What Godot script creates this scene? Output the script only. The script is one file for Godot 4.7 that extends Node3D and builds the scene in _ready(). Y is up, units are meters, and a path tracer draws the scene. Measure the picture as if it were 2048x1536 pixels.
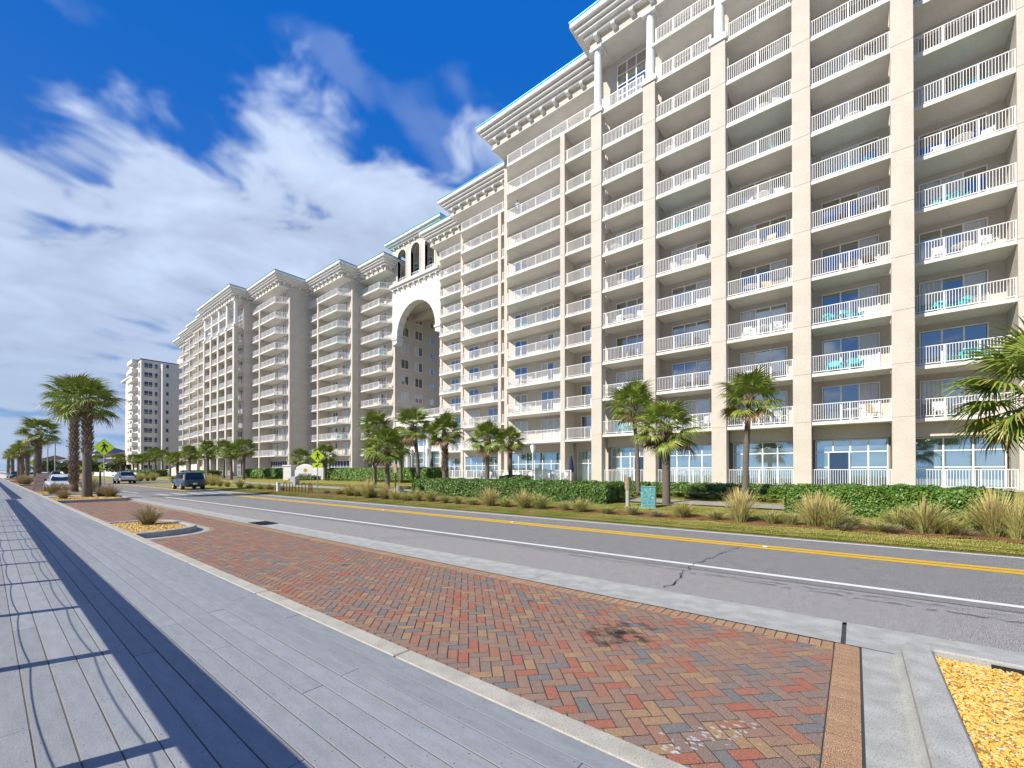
extends Node3D
# The street runs along s (away to the left of the picture), t runs from the boardwalk across the road to the condominium; metres.
# World: x = -s, z = -t, y up. The eye stands at s = 0, t = 0.

var rng := RandomNumberGenerator.new()
var M := {}
var meshes := {}
var used := {}

func _ready() -> void:
	rng.seed = 77
	# ---- camera
	var cam := Camera3D.new()
	cam.name = "camera"
	add_child(cam)
	cam.near = 0.05
	cam.far = 6000.0
	var pitch := 0.006
	cam.set_frustum(0.05 * 1536.0 / 850.0, Vector2(0.0, 0.05 * ((942.0 - 768.0) / 850.0 - tan(pitch))), 0.05, 6000.0)
	cam.position = Vector3(0, 1.75, 0)
	cam.rotation = Vector3(pitch, 0.679, 0)
	cam.current = true
	# ---- sky, sun, exposure
	var env := Environment.new()
	env.background_mode = Environment.BG_SKY
	env.tonemap_mode = Environment.TONE_MAPPER_LINEAR
	env.tonemap_exposure = 1.33
	env.sdfgi_enabled = true
	env.ssao_enabled = true
	env.ssil_enabled = true
	env.sky = Sky.new()
	env.sky.sky_material = sky_material()
	var we := WorldEnvironment.new()
	we.name = "world_environment"
	we.environment = env
	add_child(we)
	var sun := DirectionalLight3D.new()
	sun.name = "sun"
	sun.light_energy = 1.6
	sun.light_color = Color(1.0, 0.97, 0.915)
	sun.light_angular_distance = 0.5
	sun.shadow_enabled = true
	add_child(sun)
	var el := deg_to_rad(38.0)
	var az := deg_to_rad(19.0)
	var travel := P(-sin(az) * cos(el), cos(az) * cos(el), -sin(el))
	sun.look_at_from_position(Vector3.ZERO, travel, Vector3.UP)
	# ---- setting and things
	make_materials()
	ground_and_road()
	boardwalk()
	pavers()
	kerbs_and_planters()
	condominiums()
	arch_tower()
	far_tower()
	plants()
	vehicles()
	street_things()
	background()

func P(s: float, t: float, y := 0.0) -> Vector3:
	return Vector3(-s, y, -t)

# ------------------------------------------------------------------ mesh building
class MB:
	var v := PackedVector3Array()
	var n := PackedVector3Array()
	var c := PackedColorArray()
	var uv := PackedVector2Array()
	var ink := Color.WHITE
	var colored := false
	func tri(a: Vector3, b: Vector3, d: Vector3) -> void:
		var nn := (b - a).cross(d - a).normalized()
		v.append(a); v.append(d); v.append(b)
		for i in 3:
			n.append(nn); c.append(ink); uv.append(Vector2.ZERO)
	func tri_n(a: Vector3, b: Vector3, d: Vector3, na: Vector3, nb: Vector3, nd: Vector3) -> void:
		if (b - a).cross(d - a).dot(na + nb + nd) < 0.0:
			var q := b; b = d; d = q
			q = nb; nb = nd; nd = q
		v.append(a); v.append(d); v.append(b)
		n.append(na); n.append(nd); n.append(nb)
		for i in 3:
			c.append(ink); uv.append(Vector2.ZERO)
	func quad(a: Vector3, b: Vector3, d: Vector3, e: Vector3) -> void:   # counter-clockwise from outside
		var nn := (d - a).cross(e - b).normalized()
		for p: Vector3 in [a, d, b, a, e, d]:
			v.append(p); n.append(nn); c.append(ink); uv.append(Vector2.ZERO)
	func quad_uv(a: Vector3, b: Vector3, d: Vector3, e: Vector3) -> void:
		var nn := (d - a).cross(e - b).normalized()
		var us := [Vector2(0, 1), Vector2(1, 0), Vector2(1, 1), Vector2(0, 1), Vector2(0, 0), Vector2(1, 0)]
		var k := 0
		for p: Vector3 in [a, d, b, a, e, d]:
			v.append(p); n.append(nn); c.append(ink); uv.append(us[k]); k += 1
	func quad_n(a: Vector3, b: Vector3, d: Vector3, e: Vector3, na: Vector3, nb: Vector3, nd: Vector3, ne: Vector3) -> void:
		tri_n(a, b, d, na, nb, nd)
		tri_n(a, d, e, na, nd, ne)
	func hexa(p: Array) -> void:   # 0-3 bottom, 4-7 top, both counter-clockwise seen from above
		quad(p[3], p[2], p[1], p[0]); quad(p[4], p[5], p[6], p[7])
		for i in 4:
			var j := (i + 1) % 4
			quad(p[i], p[j], p[j + 4], p[i + 4])
	func box(lo: Vector3, hi: Vector3) -> void:
		hexa([Vector3(lo.x, lo.y, hi.z), Vector3(hi.x, lo.y, hi.z), Vector3(hi.x, lo.y, lo.z), Vector3(lo.x, lo.y, lo.z), Vector3(lo.x, hi.y, hi.z), Vector3(hi.x, hi.y, hi.z), Vector3(hi.x, hi.y, lo.z), Vector3(lo.x, hi.y, lo.z)])
	func st(s0: float, s1: float, t0: float, t1: float, y0: float, y1: float) -> void:
		box(Vector3(-maxf(s0, s1), minf(y0, y1), -maxf(t0, t1)), Vector3(-minf(s0, s1), maxf(y0, y1), -minf(t0, t1)))
	func cbox(lo: Vector3, hi: Vector3, k: float) -> void:   # all edges chamfered
		var m := (lo + hi) / 2.0
		var h := (hi - lo) / 2.0
		var q := func(x: float, y: float, z: float) -> Vector3: return m + Vector3(x * h.x, y * h.y, z * h.z)
		for ax in 3:
			for sg: float in [-1.0, 1.0]:
				var u := (ax + 1) % 3
				var w := (ax + 2) % 3
				var pts := []
				for cc: Array in [[-1, -1], [1, -1], [1, 1], [-1, 1]]:
					var e := Vector3.ZERO
					e[ax] = sg * h[ax]; e[u] = cc[0] * (h[u] - k); e[w] = cc[1] * (h[w] - k)
					pts.append(m + e)
				if sg < 0: pts.reverse()
				quad(pts[0], pts[1], pts[2], pts[3])
		for ax in 3:   # edges parallel to ax
			var u := (ax + 1) % 3
			var w := (ax + 2) % 3
			for su: float in [-1.0, 1.0]:
				for sw: float in [-1.0, 1.0]:
					var a := Vector3.ZERO; a[ax] = -(h[ax] - k); a[u] = su * h[u]; a[w] = sw * (h[w] - k)
					var b := Vector3.ZERO; b[ax] = -(h[ax] - k); b[u] = su * (h[u] - k); b[w] = sw * h[w]
					var a2 := a; a2[ax] = -a[ax]
					var b2 := b; b2[ax] = -b[ax]
					if su * sw > 0: quad(m + a, m + b, m + b2, m + a2)
					else: quad(m + b, m + a, m + a2, m + b2)
	func cyl(a: Vector3, b: Vector3, r0: float, r1: float, seg := 12, caps := true) -> void:
		tube([a, b], [r0, r1], seg, caps)
	func tube(pts: Array, rad: Array, seg := 8, caps := true) -> void:
		var rings := []
		var norms := []
		for i in pts.size():
			var d: Vector3 = (pts[mini(i + 1, pts.size() - 1)] - pts[maxi(i - 1, 0)]).normalized()
			var x := d.cross(Vector3(0.31, 0.05, 0.95) if absf(d.dot(Vector3(0.31, 0.05, 0.95))) < 0.9 else Vector3.RIGHT).normalized()
			var y := d.cross(x)
			var ring := PackedVector3Array()
			var nr := PackedVector3Array()
			for k in seg:
				var an := TAU * k / seg
				var o := x * cos(an) + y * sin(an)
				nr.append(o); ring.append(pts[i] + o * rad[i])
			rings.append(ring); norms.append(nr)
		for i in pts.size() - 1:
			for k in seg:
				var l := (k + 1) % seg
				quad_n(rings[i][k], rings[i][l], rings[i + 1][l], rings[i + 1][k], norms[i][k], norms[i][l], norms[i + 1][l], norms[i + 1][k])
		if caps:
			for k in seg:
				var l := (k + 1) % seg
				tri(pts[0], rings[0][l], rings[0][k])
				var e := pts.size() - 1
				tri(pts[e], rings[e][k], rings[e][l])
	func prism(poly: PackedVector2Array, to3: Callable, d0: float, d1: float) -> void:   # polygon extruded from depth d0 to d1; to3(x, y, depth)
		var ids := Geometry2D.triangulate_polygon(poly)
		for i in range(0, ids.size(), 3):
			var a := poly[ids[i]]; var b := poly[ids[i + 1]]; var e := poly[ids[i + 2]]
			for dd: float in [d0, d1]:
				var pa: Vector3 = to3.call(a.x, a.y, dd)
				var pb: Vector3 = to3.call(b.x, b.y, dd)
				var pe: Vector3 = to3.call(e.x, e.y, dd)
				var out: Vector3 = to3.call(a.x, a.y, dd) - to3.call(a.x, a.y, (d0 + d1) / 2.0)
				if (pb - pa).cross(pe - pa).dot(out) > 0: tri(pa, pb, pe)
				else: tri(pa, pe, pb)
		var mid := Vector2.ZERO
		for p in poly: mid += p / poly.size()
		var area := 0.0
		for i in poly.size(): area += poly[i].cross(poly[(i + 1) % poly.size()])
		for i in poly.size():
			var a := poly[i]
			var b := poly[(i + 1) % poly.size()]
			var o2 := Vector2(b.y - a.y, a.x - b.x) * signf(area)
			var pa: Vector3 = to3.call(a.x, a.y, d0)
			var pb: Vector3 = to3.call(b.x, b.y, d0)
			var pc: Vector3 = to3.call(b.x, b.y, d1)
			var pd: Vector3 = to3.call(a.x, a.y, d1)
			var out3: Vector3 = to3.call(a.x + o2.x, a.y + o2.y, d0) - pa
			if (pb - pa).cross(pd - pa).dot(out3) > 0: quad(pa, pb, pc, pd)
			else: quad(pd, pc, pb, pa)
	func mesh() -> ArrayMesh:
		var a := []
		a.resize(Mesh.ARRAY_MAX)
		a[Mesh.ARRAY_VERTEX] = v
		a[Mesh.ARRAY_NORMAL] = n
		a[Mesh.ARRAY_TEX_UV] = uv
		if colored: a[Mesh.ARRAY_COLOR] = c
		var m := ArrayMesh.new()
		if v.size(): m.add_surface_from_arrays(Mesh.PRIMITIVE_TRIANGLES, a)
		return m

func mb(colored := false) -> MB:
	var m := MB.new()
	m.colored = colored
	return m

# ------------------------------------------------------------------ nodes
func numbered(called: String) -> String:
	used[called] = used.get(called, -1) + 1
	return called if used[called] == 0 else "%s_%03d" % [called, used[called]]

func thing(called: String, label: String, category: String, group := "", at := Vector3.ZERO, turn := 0.0) -> Node3D:
	var o := Node3D.new()
	o.name = numbered(called)
	add_child(o)
	o.position = at
	o.rotation.y = turn
	tag(o, label, category, group)
	return o

func tag(o: Node, label: String, category: String, group := "") -> void:
	o.set_meta("label", label)
	o.set_meta("category", category)
	if group: o.set_meta("group", group)

func part(parent: Node, called: String, what: Mesh, m: Material, xf := Transform3D()) -> MeshInstance3D:
	var o := MeshInstance3D.new()
	o.name = called
	o.mesh = what
	o.material_override = m
	o.transform = xf
	parent.add_child(o, true)
	return o

func one(called: String, what: Mesh, m: Material, label: String, category: String, group := "", at := Vector3.ZERO, turn := 0.0) -> MeshInstance3D:
	var o := MeshInstance3D.new()
	o.name = numbered(called)
	o.mesh = what
	o.material_override = m
	add_child(o)
	o.position = at
	o.rotation.y = turn
	tag(o, label, category, group)
	return o

func struct(called: String, what: Mesh, m: Material) -> MeshInstance3D:
	var o := MeshInstance3D.new()
	o.name = numbered(called)
	o.mesh = what
	o.material_override = m
	add_child(o)
	o.set_meta("kind", "structure")
	return o

func at(p: Vector3, turn := 0.0, size := Vector3.ONE) -> Transform3D:
	return Transform3D(Basis(Vector3.UP, turn).scaled_local(size), p)

# ------------------------------------------------------------------ textures and materials
func noise(freq: float, octaves := 4, kind := FastNoiseLite.TYPE_SIMPLEX_SMOOTH, sd := 1) -> FastNoiseLite:
	var f := FastNoiseLite.new()
	f.noise_type = kind
	f.frequency = freq
	f.fractal_octaves = octaves
	f.seed = sd
	return f

func lin(r: float, g: float, b: float) -> Color:
	return Color(r, g, b).linear_to_srgb()

# a seamless colour texture: coarse and fine noise between two linear colours, with a share of speckles of a third one
func texture(size: int, coarse: float, fine: float, share: float, a: Color, b: Color, sp: Color, spk := 0.0, spk_freq := 0.4, sd := 1) -> ImageTexture:
	var ic := noise(coarse, 4, FastNoiseLite.TYPE_SIMPLEX_SMOOTH, sd).get_seamless_image(size, size, false, false, 0.35)
	var fi := noise(fine, 3, FastNoiseLite.TYPE_SIMPLEX_SMOOTH, sd + 5).get_image(size, size)
	var sk := noise(spk_freq, 1, FastNoiseLite.TYPE_SIMPLEX, sd + 9).get_image(size, size)
	var dc := ic.get_data()
	var df := fi.get_data()
	var ds := sk.get_data()
	var out := PackedByteArray()
	out.resize(size * size * 3)
	var a2 := a
	var b2 := b
	for i in size * size:
		var k := clampf((dc[i] / 255.0) * share + (df[i] / 255.0) * (1.0 - share), 0, 1)
		k = smoothstep(0.15, 0.85, k)
		var col := a2.lerp(b2, k)
		if spk > 0.0:
			col = col.lerp(sp, smoothstep(1.0 - spk, 1.0 - spk * 0.55, ds[i] / 255.0))
		var j := i * 3
		col = col.linear_to_srgb()
		out[j] = int(col.r * 255.0); out[j + 1] = int(col.g * 255.0); out[j + 2] = int(col.b * 255.0)
	return ImageTexture.create_from_image(Image.create_from_data(size, size, false, Image.FORMAT_RGB8, out))

func normals(size: int, freq: float, strength: float, octaves := 4, sd := 3) -> ImageTexture:
	var im := noise(freq, octaves, FastNoiseLite.TYPE_SIMPLEX_SMOOTH, sd).get_image(size, size)
	im.convert(Image.FORMAT_RGBA8)
	im.bump_map_to_normal_map(strength)
	return ImageTexture.create_from_image(im)

func mat(r: float, g: float, b: float, rough := 0.8, metallic := 0.0) -> StandardMaterial3D:
	var m := StandardMaterial3D.new()
	m.albedo_color = lin(r, g, b)
	m.roughness = rough
	m.metallic = metallic
	m.cull_mode = BaseMaterial3D.CULL_DISABLED
	return m

func tri_mat(tex: Texture2D, metres: float, rough := 0.85, nm: Texture2D = null, ns := 0.6) -> StandardMaterial3D:
	var m := StandardMaterial3D.new()
	m.albedo_texture = tex
	m.roughness = rough
	m.uv1_triplanar = true
	m.uv1_world_triplanar = true
	m.uv1_scale = Vector3.ONE / metres
	m.metallic_specular = 0.3
	if nm:
		m.normal_enabled = true
		m.normal_texture = nm
		m.normal_scale = ns
	m.cull_mode = BaseMaterial3D.CULL_DISABLED
	return m

func tinted(base: StandardMaterial3D, r: float, g: float, b: float) -> StandardMaterial3D:
	var m: StandardMaterial3D = base.duplicate()
	m.albedo_color = lin(r, g, b)
	return m

func leaf_mat(r: float, g: float, b: float, rough := 0.5) -> StandardMaterial3D:
	var m := mat(r, g, b, rough)
	m.vertex_color_use_as_albedo = true
	m.backlight_enabled = true
	m.backlight = Color(0.35, 0.38, 0.2)
	return m

func make_materials() -> void:
	var W := Color(1, 1, 1)
	var grain := texture(256, 0.008, 0.08, 0.45, Color(0.86, 0.86, 0.86), Color(1, 1, 1), W, 0.0, 0.3, 4)
	var fine_n := normals(256, 0.12, 3.0)
	var stucco := tri_mat(grain, 3.0, 0.9, fine_n, 0.12)
	M.wall = tinted(stucco, 0.57, 0.52, 0.45)
	M.wall_side = M.wall
	M.wall_far = tinted(stucco, 0.66, 0.62, 0.575)
	M.trim = tinted(stucco, 0.71, 0.70, 0.675)
	M.column_white = tinted(stucco, 0.74, 0.74, 0.73)
	M.slab = tinted(stucco, 0.70, 0.68, 0.64)
	M.rail = mat(0.74, 0.74, 0.73, 0.45)
	M.frame = mat(0.78, 0.78, 0.76, 0.5)
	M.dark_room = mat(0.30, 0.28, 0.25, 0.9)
	M.curtain = mat(0.62, 0.64, 0.66, 0.9)
	M.blind = mat(0.42, 0.42, 0.40, 0.9)
	M.pane = mat(0.42, 0.42, 0.40, 0.03, 1.0)
	var pane := mat(0.30, 0.36, 0.40, 0.02)
	pane.transparency = BaseMaterial3D.TRANSPARENCY_ALPHA
	pane.albedo_color.a = 0.10
	pane.metallic_specular = 0.9
	M.pane_clear = pane
	var mirror := mat(0.50, 0.66, 0.70, 0.02, 0.85)
	M.shop_glass = mirror
	M.teal_roof = mat(0.03, 0.36, 0.38, 0.45, 0.3)
	M.dark_glass = mat(0.05, 0.09, 0.15, 0.04, 0.4)
	# deck, pavers, concrete, asphalt
	var deck_t := texture(512, 0.012, 0.10, 0.5, Color(0.80, 0.80, 0.80), Color(1.0, 1.0, 1.0), Color(0.72, 0.72, 0.74), 0.0, 0.05, 11)
	var deck := tri_mat(deck_t, 1.3, 0.62, normals(256, 0.2, 2.0), 0.12)
	deck.uv1_scale = Vector3(0.35, 1.0, 1.6)
	M.deck = []
	for k in 6:
		var q := 0.93 + 0.028 * k
		M.deck.append(tinted(deck, 0.28 * q, 0.295 * q, 0.31 * q))
	M.deck_under = mat(0.12, 0.105, 0.09, 1.0)
	M.screw = mat(0.02, 0.02, 0.022, 0.7)
	var agg := texture(512, 0.03, 0.35, 0.35, Color(0.70, 0.70, 0.70), Color(1.0, 1.0, 1.0), Color(1.7, 1.65, 1.5), 0.42, 0.24, 21)
	var paver := tri_mat(agg, 0.8, 0.85)
	M.pavers = []
	var tones := [[0.522, 0.320, 0.232], [0.464, 0.312, 0.240], [0.551, 0.312, 0.216], [0.435, 0.312, 0.256], [0.594, 0.288, 0.192], [0.493, 0.344, 0.264], [0.420, 0.328, 0.272], [0.334, 0.320, 0.304], [0.609, 0.400, 0.232], [0.536, 0.344, 0.240], [0.623, 0.248, 0.168], [0.507, 0.336, 0.248]]
	for c: Array in tones:
		M.pavers.append(tinted(paver, c[0], c[1], c[2]))
	M.paver_any = tinted(paver, 1, 1, 1)
	M.paver_any.vertex_color_use_as_albedo = true
	M.tan = []
	for c: Array in [[.70, .44, .255], [.67, .42, .245], [.72, .46, .27], [.64, .40, .235]]:
		M.tan.append(tinted(paver, c[0], c[1], c[2]))
	M.joint = mat(0.045, 0.042, 0.04, 1.0)
	var conc_t := texture(512, 0.010, 0.22, 0.55, Color(0.70, 0.70, 0.69), Color(1.0, 1.0, 0.99), Color(0.42, 0.42, 0.42), 0.16, 0.2, 31)
	var conc := tri_mat(conc_t, 1.6, 0.9, normals(512, 0.22, 4.0), 0.12)
	M.concrete = tinted(conc, 0.44, 0.44, 0.41)
	M.concrete_warm = tinted(conc, 0.49, 0.46, 0.39)
	M.path = tinted(conc, 0.40, 0.37, 0.33)
	var asp_t := texture(512, 0.012, 0.42, 0.40, Color(0.70, 0.70, 0.70), Color(1.0, 1.0, 1.0), Color(1.5, 1.5, 1.5), 0.38, 0.40, 41)
	var asp := tri_mat(asp_t, 2.2, 0.92)
	M.asphalt = tinted(asp, 0.41, 0.40, 0.38)
	var asp2_t := texture(512, 0.02, 0.30, 0.25, Color(0.50, 0.50, 0.50), Color(1.0, 1.0, 1.0), Color(1.6, 1.55, 1.5), 0.44, 0.28, 43)
	var asp2 := tri_mat(asp2_t, 1.5, 0.95)
	M.asphalt_old = tinted(asp2, 0.62, 0.60, 0.56)
	var paint_t := texture(512, 0.02, 0.3, 0.4, Color(0.82, 0.82, 0.82), Color(1, 1, 1), Color(0.4, 0.4, 0.4), 0.16, 0.35, 45)
	var paint := tri_mat(paint_t, 1.2, 0.7)
	M.line_white = tinted(paint, 0.80, 0.80, 0.78)
	M.line_yellow = tinted(paint, 0.78, 0.47, 0.02)
	M.crack = mat(0.015, 0.015, 0.016, 1.0)
	# ground
	var lawn_t := texture(512, 0.012, 0.2, 0.6, Color(0.19, 0.21, 0.03), Color(0.31, 0.27, 0.06), Color(0.36, 0.29, 0.13), 0.30, 0.3, 51)
	M.lawn = tri_mat(lawn_t, 3.7, 1.0, normals(512, 0.25, 8.0), 0.2)
	var verge_t := texture(512, 0.03, 0.3, 0.5, Color(0.30, 0.28, 0.25), Color(0.42, 0.39, 0.36), Color(0.18, 0.16, 0.10), 0.25, 0.25, 53)
	M.gravel_fringe = tri_mat(verge_t, 2.0, 1.0, normals(512, 0.3, 9.0), 0.2)
	var straw_t := texture(512, 0.03, 0.25, 0.5, Color(0.11, 0.045, 0.02), Color(0.24, 0.11, 0.05), Color(0.34, 0.2, 0.1), 0.2, 0.3, 55)
	M.straw = tri_mat(straw_t, 1.5, 1.0, normals(512, 0.3, 9.0), 0.25)
	var sand_t := texture(512, 0.01, 0.2, 0.6, Color(0.50, 0.47, 0.42), Color(0.62, 0.59, 0.53), W, 0.0, 0.3, 57)
	M.sand = tri_mat(sand_t, 9.0, 1.0)
	M.sea = mat(0.03, 0.16, 0.22, 0.18)
	M.sea.normal_enabled = true
	M.sea.normal_texture = normals(512, 0.02, 6.0)
	M.sea.uv1_triplanar = true
	M.sea.uv1_world_triplanar = true
	M.sea.uv1_scale = Vector3.ONE / 40.0
	M.gold_bed = tri_mat(texture(256, 0.08, 0.3, 0.4, Color(0.30, 0.16, 0.03), Color(0.55, 0.33, 0.06), W, 0.0, 0.3, 61), 0.6, 1.0, normals(256, 0.2, 9.0), 0.3)
	M.stone = mat(1, 1, 1, 0.55)
	M.stone.vertex_color_use_as_albedo = true
	# plants
	M.frond = leaf_mat(1, 1, 1, 0.42)
	M.leaf = leaf_mat(1, 1, 1, 0.45)
	M.grass = leaf_mat(1, 1, 1, 0.8)
	M.hedge_core = mat(0.09, 0.075, 0.045, 1.0)
	var bark_t := texture(256, 0.03, 0.16, 0.5, Color(0.10, 0.085, 0.07), Color(0.25, 0.21, 0.175), Color(0.05, 0.04, 0.03), 0.2, 0.1, 71)
	M.bark = tri_mat(bark_t, 0.7, 0.95, normals(256, 0.06, 12.0), 0.4)
	M.boot = mat(1, 1, 1, 0.9)
	M.boot.vertex_color_use_as_albedo = true
	# metal, plastic, signs
	M.steel = mat(0.5, 0.51, 0.52, 0.4, 0.7)
	M.dark_metal = mat(0.025, 0.022, 0.02, 0.5, 0.3)
	M.rust_metal = mat(0.10, 0.045, 0.025, 0.7, 0.2)
	M.sign_green = mat(0.62, 0.84, 0.015, 0.45)
	M.sign_black = mat(0.008, 0.008, 0.008, 0.6)
	M.sign_grey = mat(0.36, 0.37, 0.38, 0.5)
	M.brown_sign = mat(0.30, 0.20, 0.15, 0.7)
	M.tyre = mat(0.012, 0.012, 0.013, 0.9)
	M.rim = mat(0.55, 0.56, 0.58, 0.3, 0.8)
	M.car_glass = mat(0.02, 0.03, 0.035, 0.04, 0.25)
	M.lamp_red = mat(0.32, 0.02, 0.02, 0.2)
	M.lamp_clear = mat(0.6, 0.6, 0.55, 0.15, 0.3)
	M.plastic_black = mat(0.012, 0.012, 0.013, 0.6)
	M.plate = mat(0.7, 0.7, 0.68, 0.5)
	M.chair_white = mat(0.78, 0.78, 0.77, 0.5)
	M.chair_teal = mat(0.02, 0.42, 0.46, 0.5)
	M.chair_dark = mat(0.04, 0.025, 0.02, 0.6)
	M.chair_tan = mat(0.55, 0.42, 0.28, 0.7)
	M.cushion_red = mat(0.30, 0.03, 0.03, 0.9)
	M.navy = mat(0.015, 0.03, 0.10, 0.9)

func car_paint(r: float, g: float, b: float) -> StandardMaterial3D:
	var m := mat(r, g, b, 0.35)
	m.clearcoat_enabled = true
	m.clearcoat = 0.9
	m.clearcoat_roughness = 0.04
	return m

# ------------------------------------------------------------------ sky: blue overhead, a broken bank of cloud whose edge runs across the view, pale air at the horizon
func sky_material() -> PanoramaSkyMaterial:
	var w := 2560
	var h := 1280
	var bank := noise(0.62, 4, FastNoiseLite.TYPE_SIMPLEX_SMOOTH, 12)
	var puff := noise(2.6, 5, FastNoiseLite.TYPE_SIMPLEX_SMOOTH, 5)
	puff.fractal_gain = 0.55
	var wisp := noise(1.1, 4, FastNoiseLite.TYPE_SIMPLEX_SMOOTH, 41)
	var out := PackedFloat32Array()
	out.resize(w * h * 3)
	var b := Vector2(-0.82, -0.572)   # towards the bank
	var side := Vector2(-b.y, b.x)
	for j in h:
		var el := PI * (0.5 - (j + 0.5) / h)
		if el < -0.02:
			for i in w:
				var k := (j * w + i) * 3
				out[k] = 0.22; out[k + 1] = 0.25; out[k + 2] = 0.26
			continue
		var sy := sin(maxf(el, 0.0))
		var cy := cos(el)
		var air := Color(0.004, 0.105, 0.44).lerp(Color(0.26, 0.39, 0.565), pow(1.0 - sy, 4.0))
		var stretch := 1.0 / (sy + 0.12)
		var low := smoothstep(0.42, 0.06, sy)
		for i in w:
			var an := TAU * (i + 0.5) / w
			var px := sin(an) * cy * stretch
			var pz := -cos(an) * cy * stretch
			var along := px * b.x + pz * b.y
			var across := px * side.x + pz * side.y
			var n := bank.get_noise_2d(along * 1.1 + across * 0.2, across * 0.85)
			var f := puff.get_noise_2d(along * 1.0 + n * 0.35, across * 0.9 + n * 0.25)
			# the bank ahead, its ragged edge running across the view
			var dens := smoothstep(1.10, 1.42, along + n * 0.45 + 0.42 * f) * smoothstep(-0.52, 0.02, n + 0.75 * f + 0.10)
			# broken cloud of the same kind, added unseen behind the eye to whiten fill
			dens = maxf(dens, smoothstep(-0.2, -0.9, along) * smoothstep(-0.22, 0.30, n + 0.7 * f))
			# thin shreds in the clear strip
			dens = maxf(dens, 0.20 * smoothstep(0.30, 0.62, wisp.get_noise_2d(px * 1.7, pz * 1.2) + 0.3 * f))
			dens = clampf(dens, 0.0, 0.95)
			var white := Color(0.43, 0.515, 0.68) * (0.98 + 0.30 * f + 0.06 * n)
			white = white.lerp(Color(0.335, 0.42, 0.575), low * 0.85)
			var col := air.lerp(white, dens)
			var k := (j * w + i) * 3
			out[k] = col.r; out[k + 1] = col.g; out[k + 2] = col.b
	var im := Image.create_from_data(w, h, false, Image.FORMAT_RGBF, out.to_byte_array())
	var m := PanoramaSkyMaterial.new()
	m.panorama = ImageTexture.create_from_image(im)
	return m

# ------------------------------------------------------------------ ground, road
func gy(t: float) -> float:   # height of the lawn that rises from the road to the buildings
	if t < 13.2: return 0.0
	if t < 15.0: return 0.1 * (t - 13.2) / 1.8
	if t < 20.0: return 0.1 + 0.25 * (t - 15.0) / 5.0
	return minf(0.35 + 0.4 * (t - 20.0) / 11.3, 0.75)

func pav_edge(_s: float) -> float: return 5.45
func gut_edge(s: float) -> float: return 6.25 - 0.008 * clampf(s, -20, 30)
func white_at(s: float) -> float: return 8.3 - 0.02 * clampf(s, -30, 42)
func far_at(s: float) -> float: return 12.97 - 0.012 * clampf(s, -30, 25)

func sheet(edges: Array, y: float, s0: float, s1: float, step: float) -> ArrayMesh:   # between two lines t(s)
	var m := mb()
	var s := s0
	while s < s1 - 0.001:
		var e := minf(s + step, s1)
		m.quad(P(s, edges[0].call(s), y), P(s, edges[1].call(s), y), P(e, edges[1].call(e), y), P(e, edges[0].call(e), y))
		s = e
	return flip_up(m)

func flip_up(m: MB) -> ArrayMesh:
	for i in m.n.size():
		if m.n[i].y < 0:
			m.n[i] = -m.n[i]
	for i in range(0, m.v.size(), 3):
		if (m.v[i + 2] - m.v[i]).cross(m.v[i + 1] - m.v[i]).dot(m.n[i]) < 0:
			var q := m.v[i + 1]
			m.v[i + 1] = m.v[i + 2]; m.v[i + 2] = q
	return m.mesh()

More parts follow.
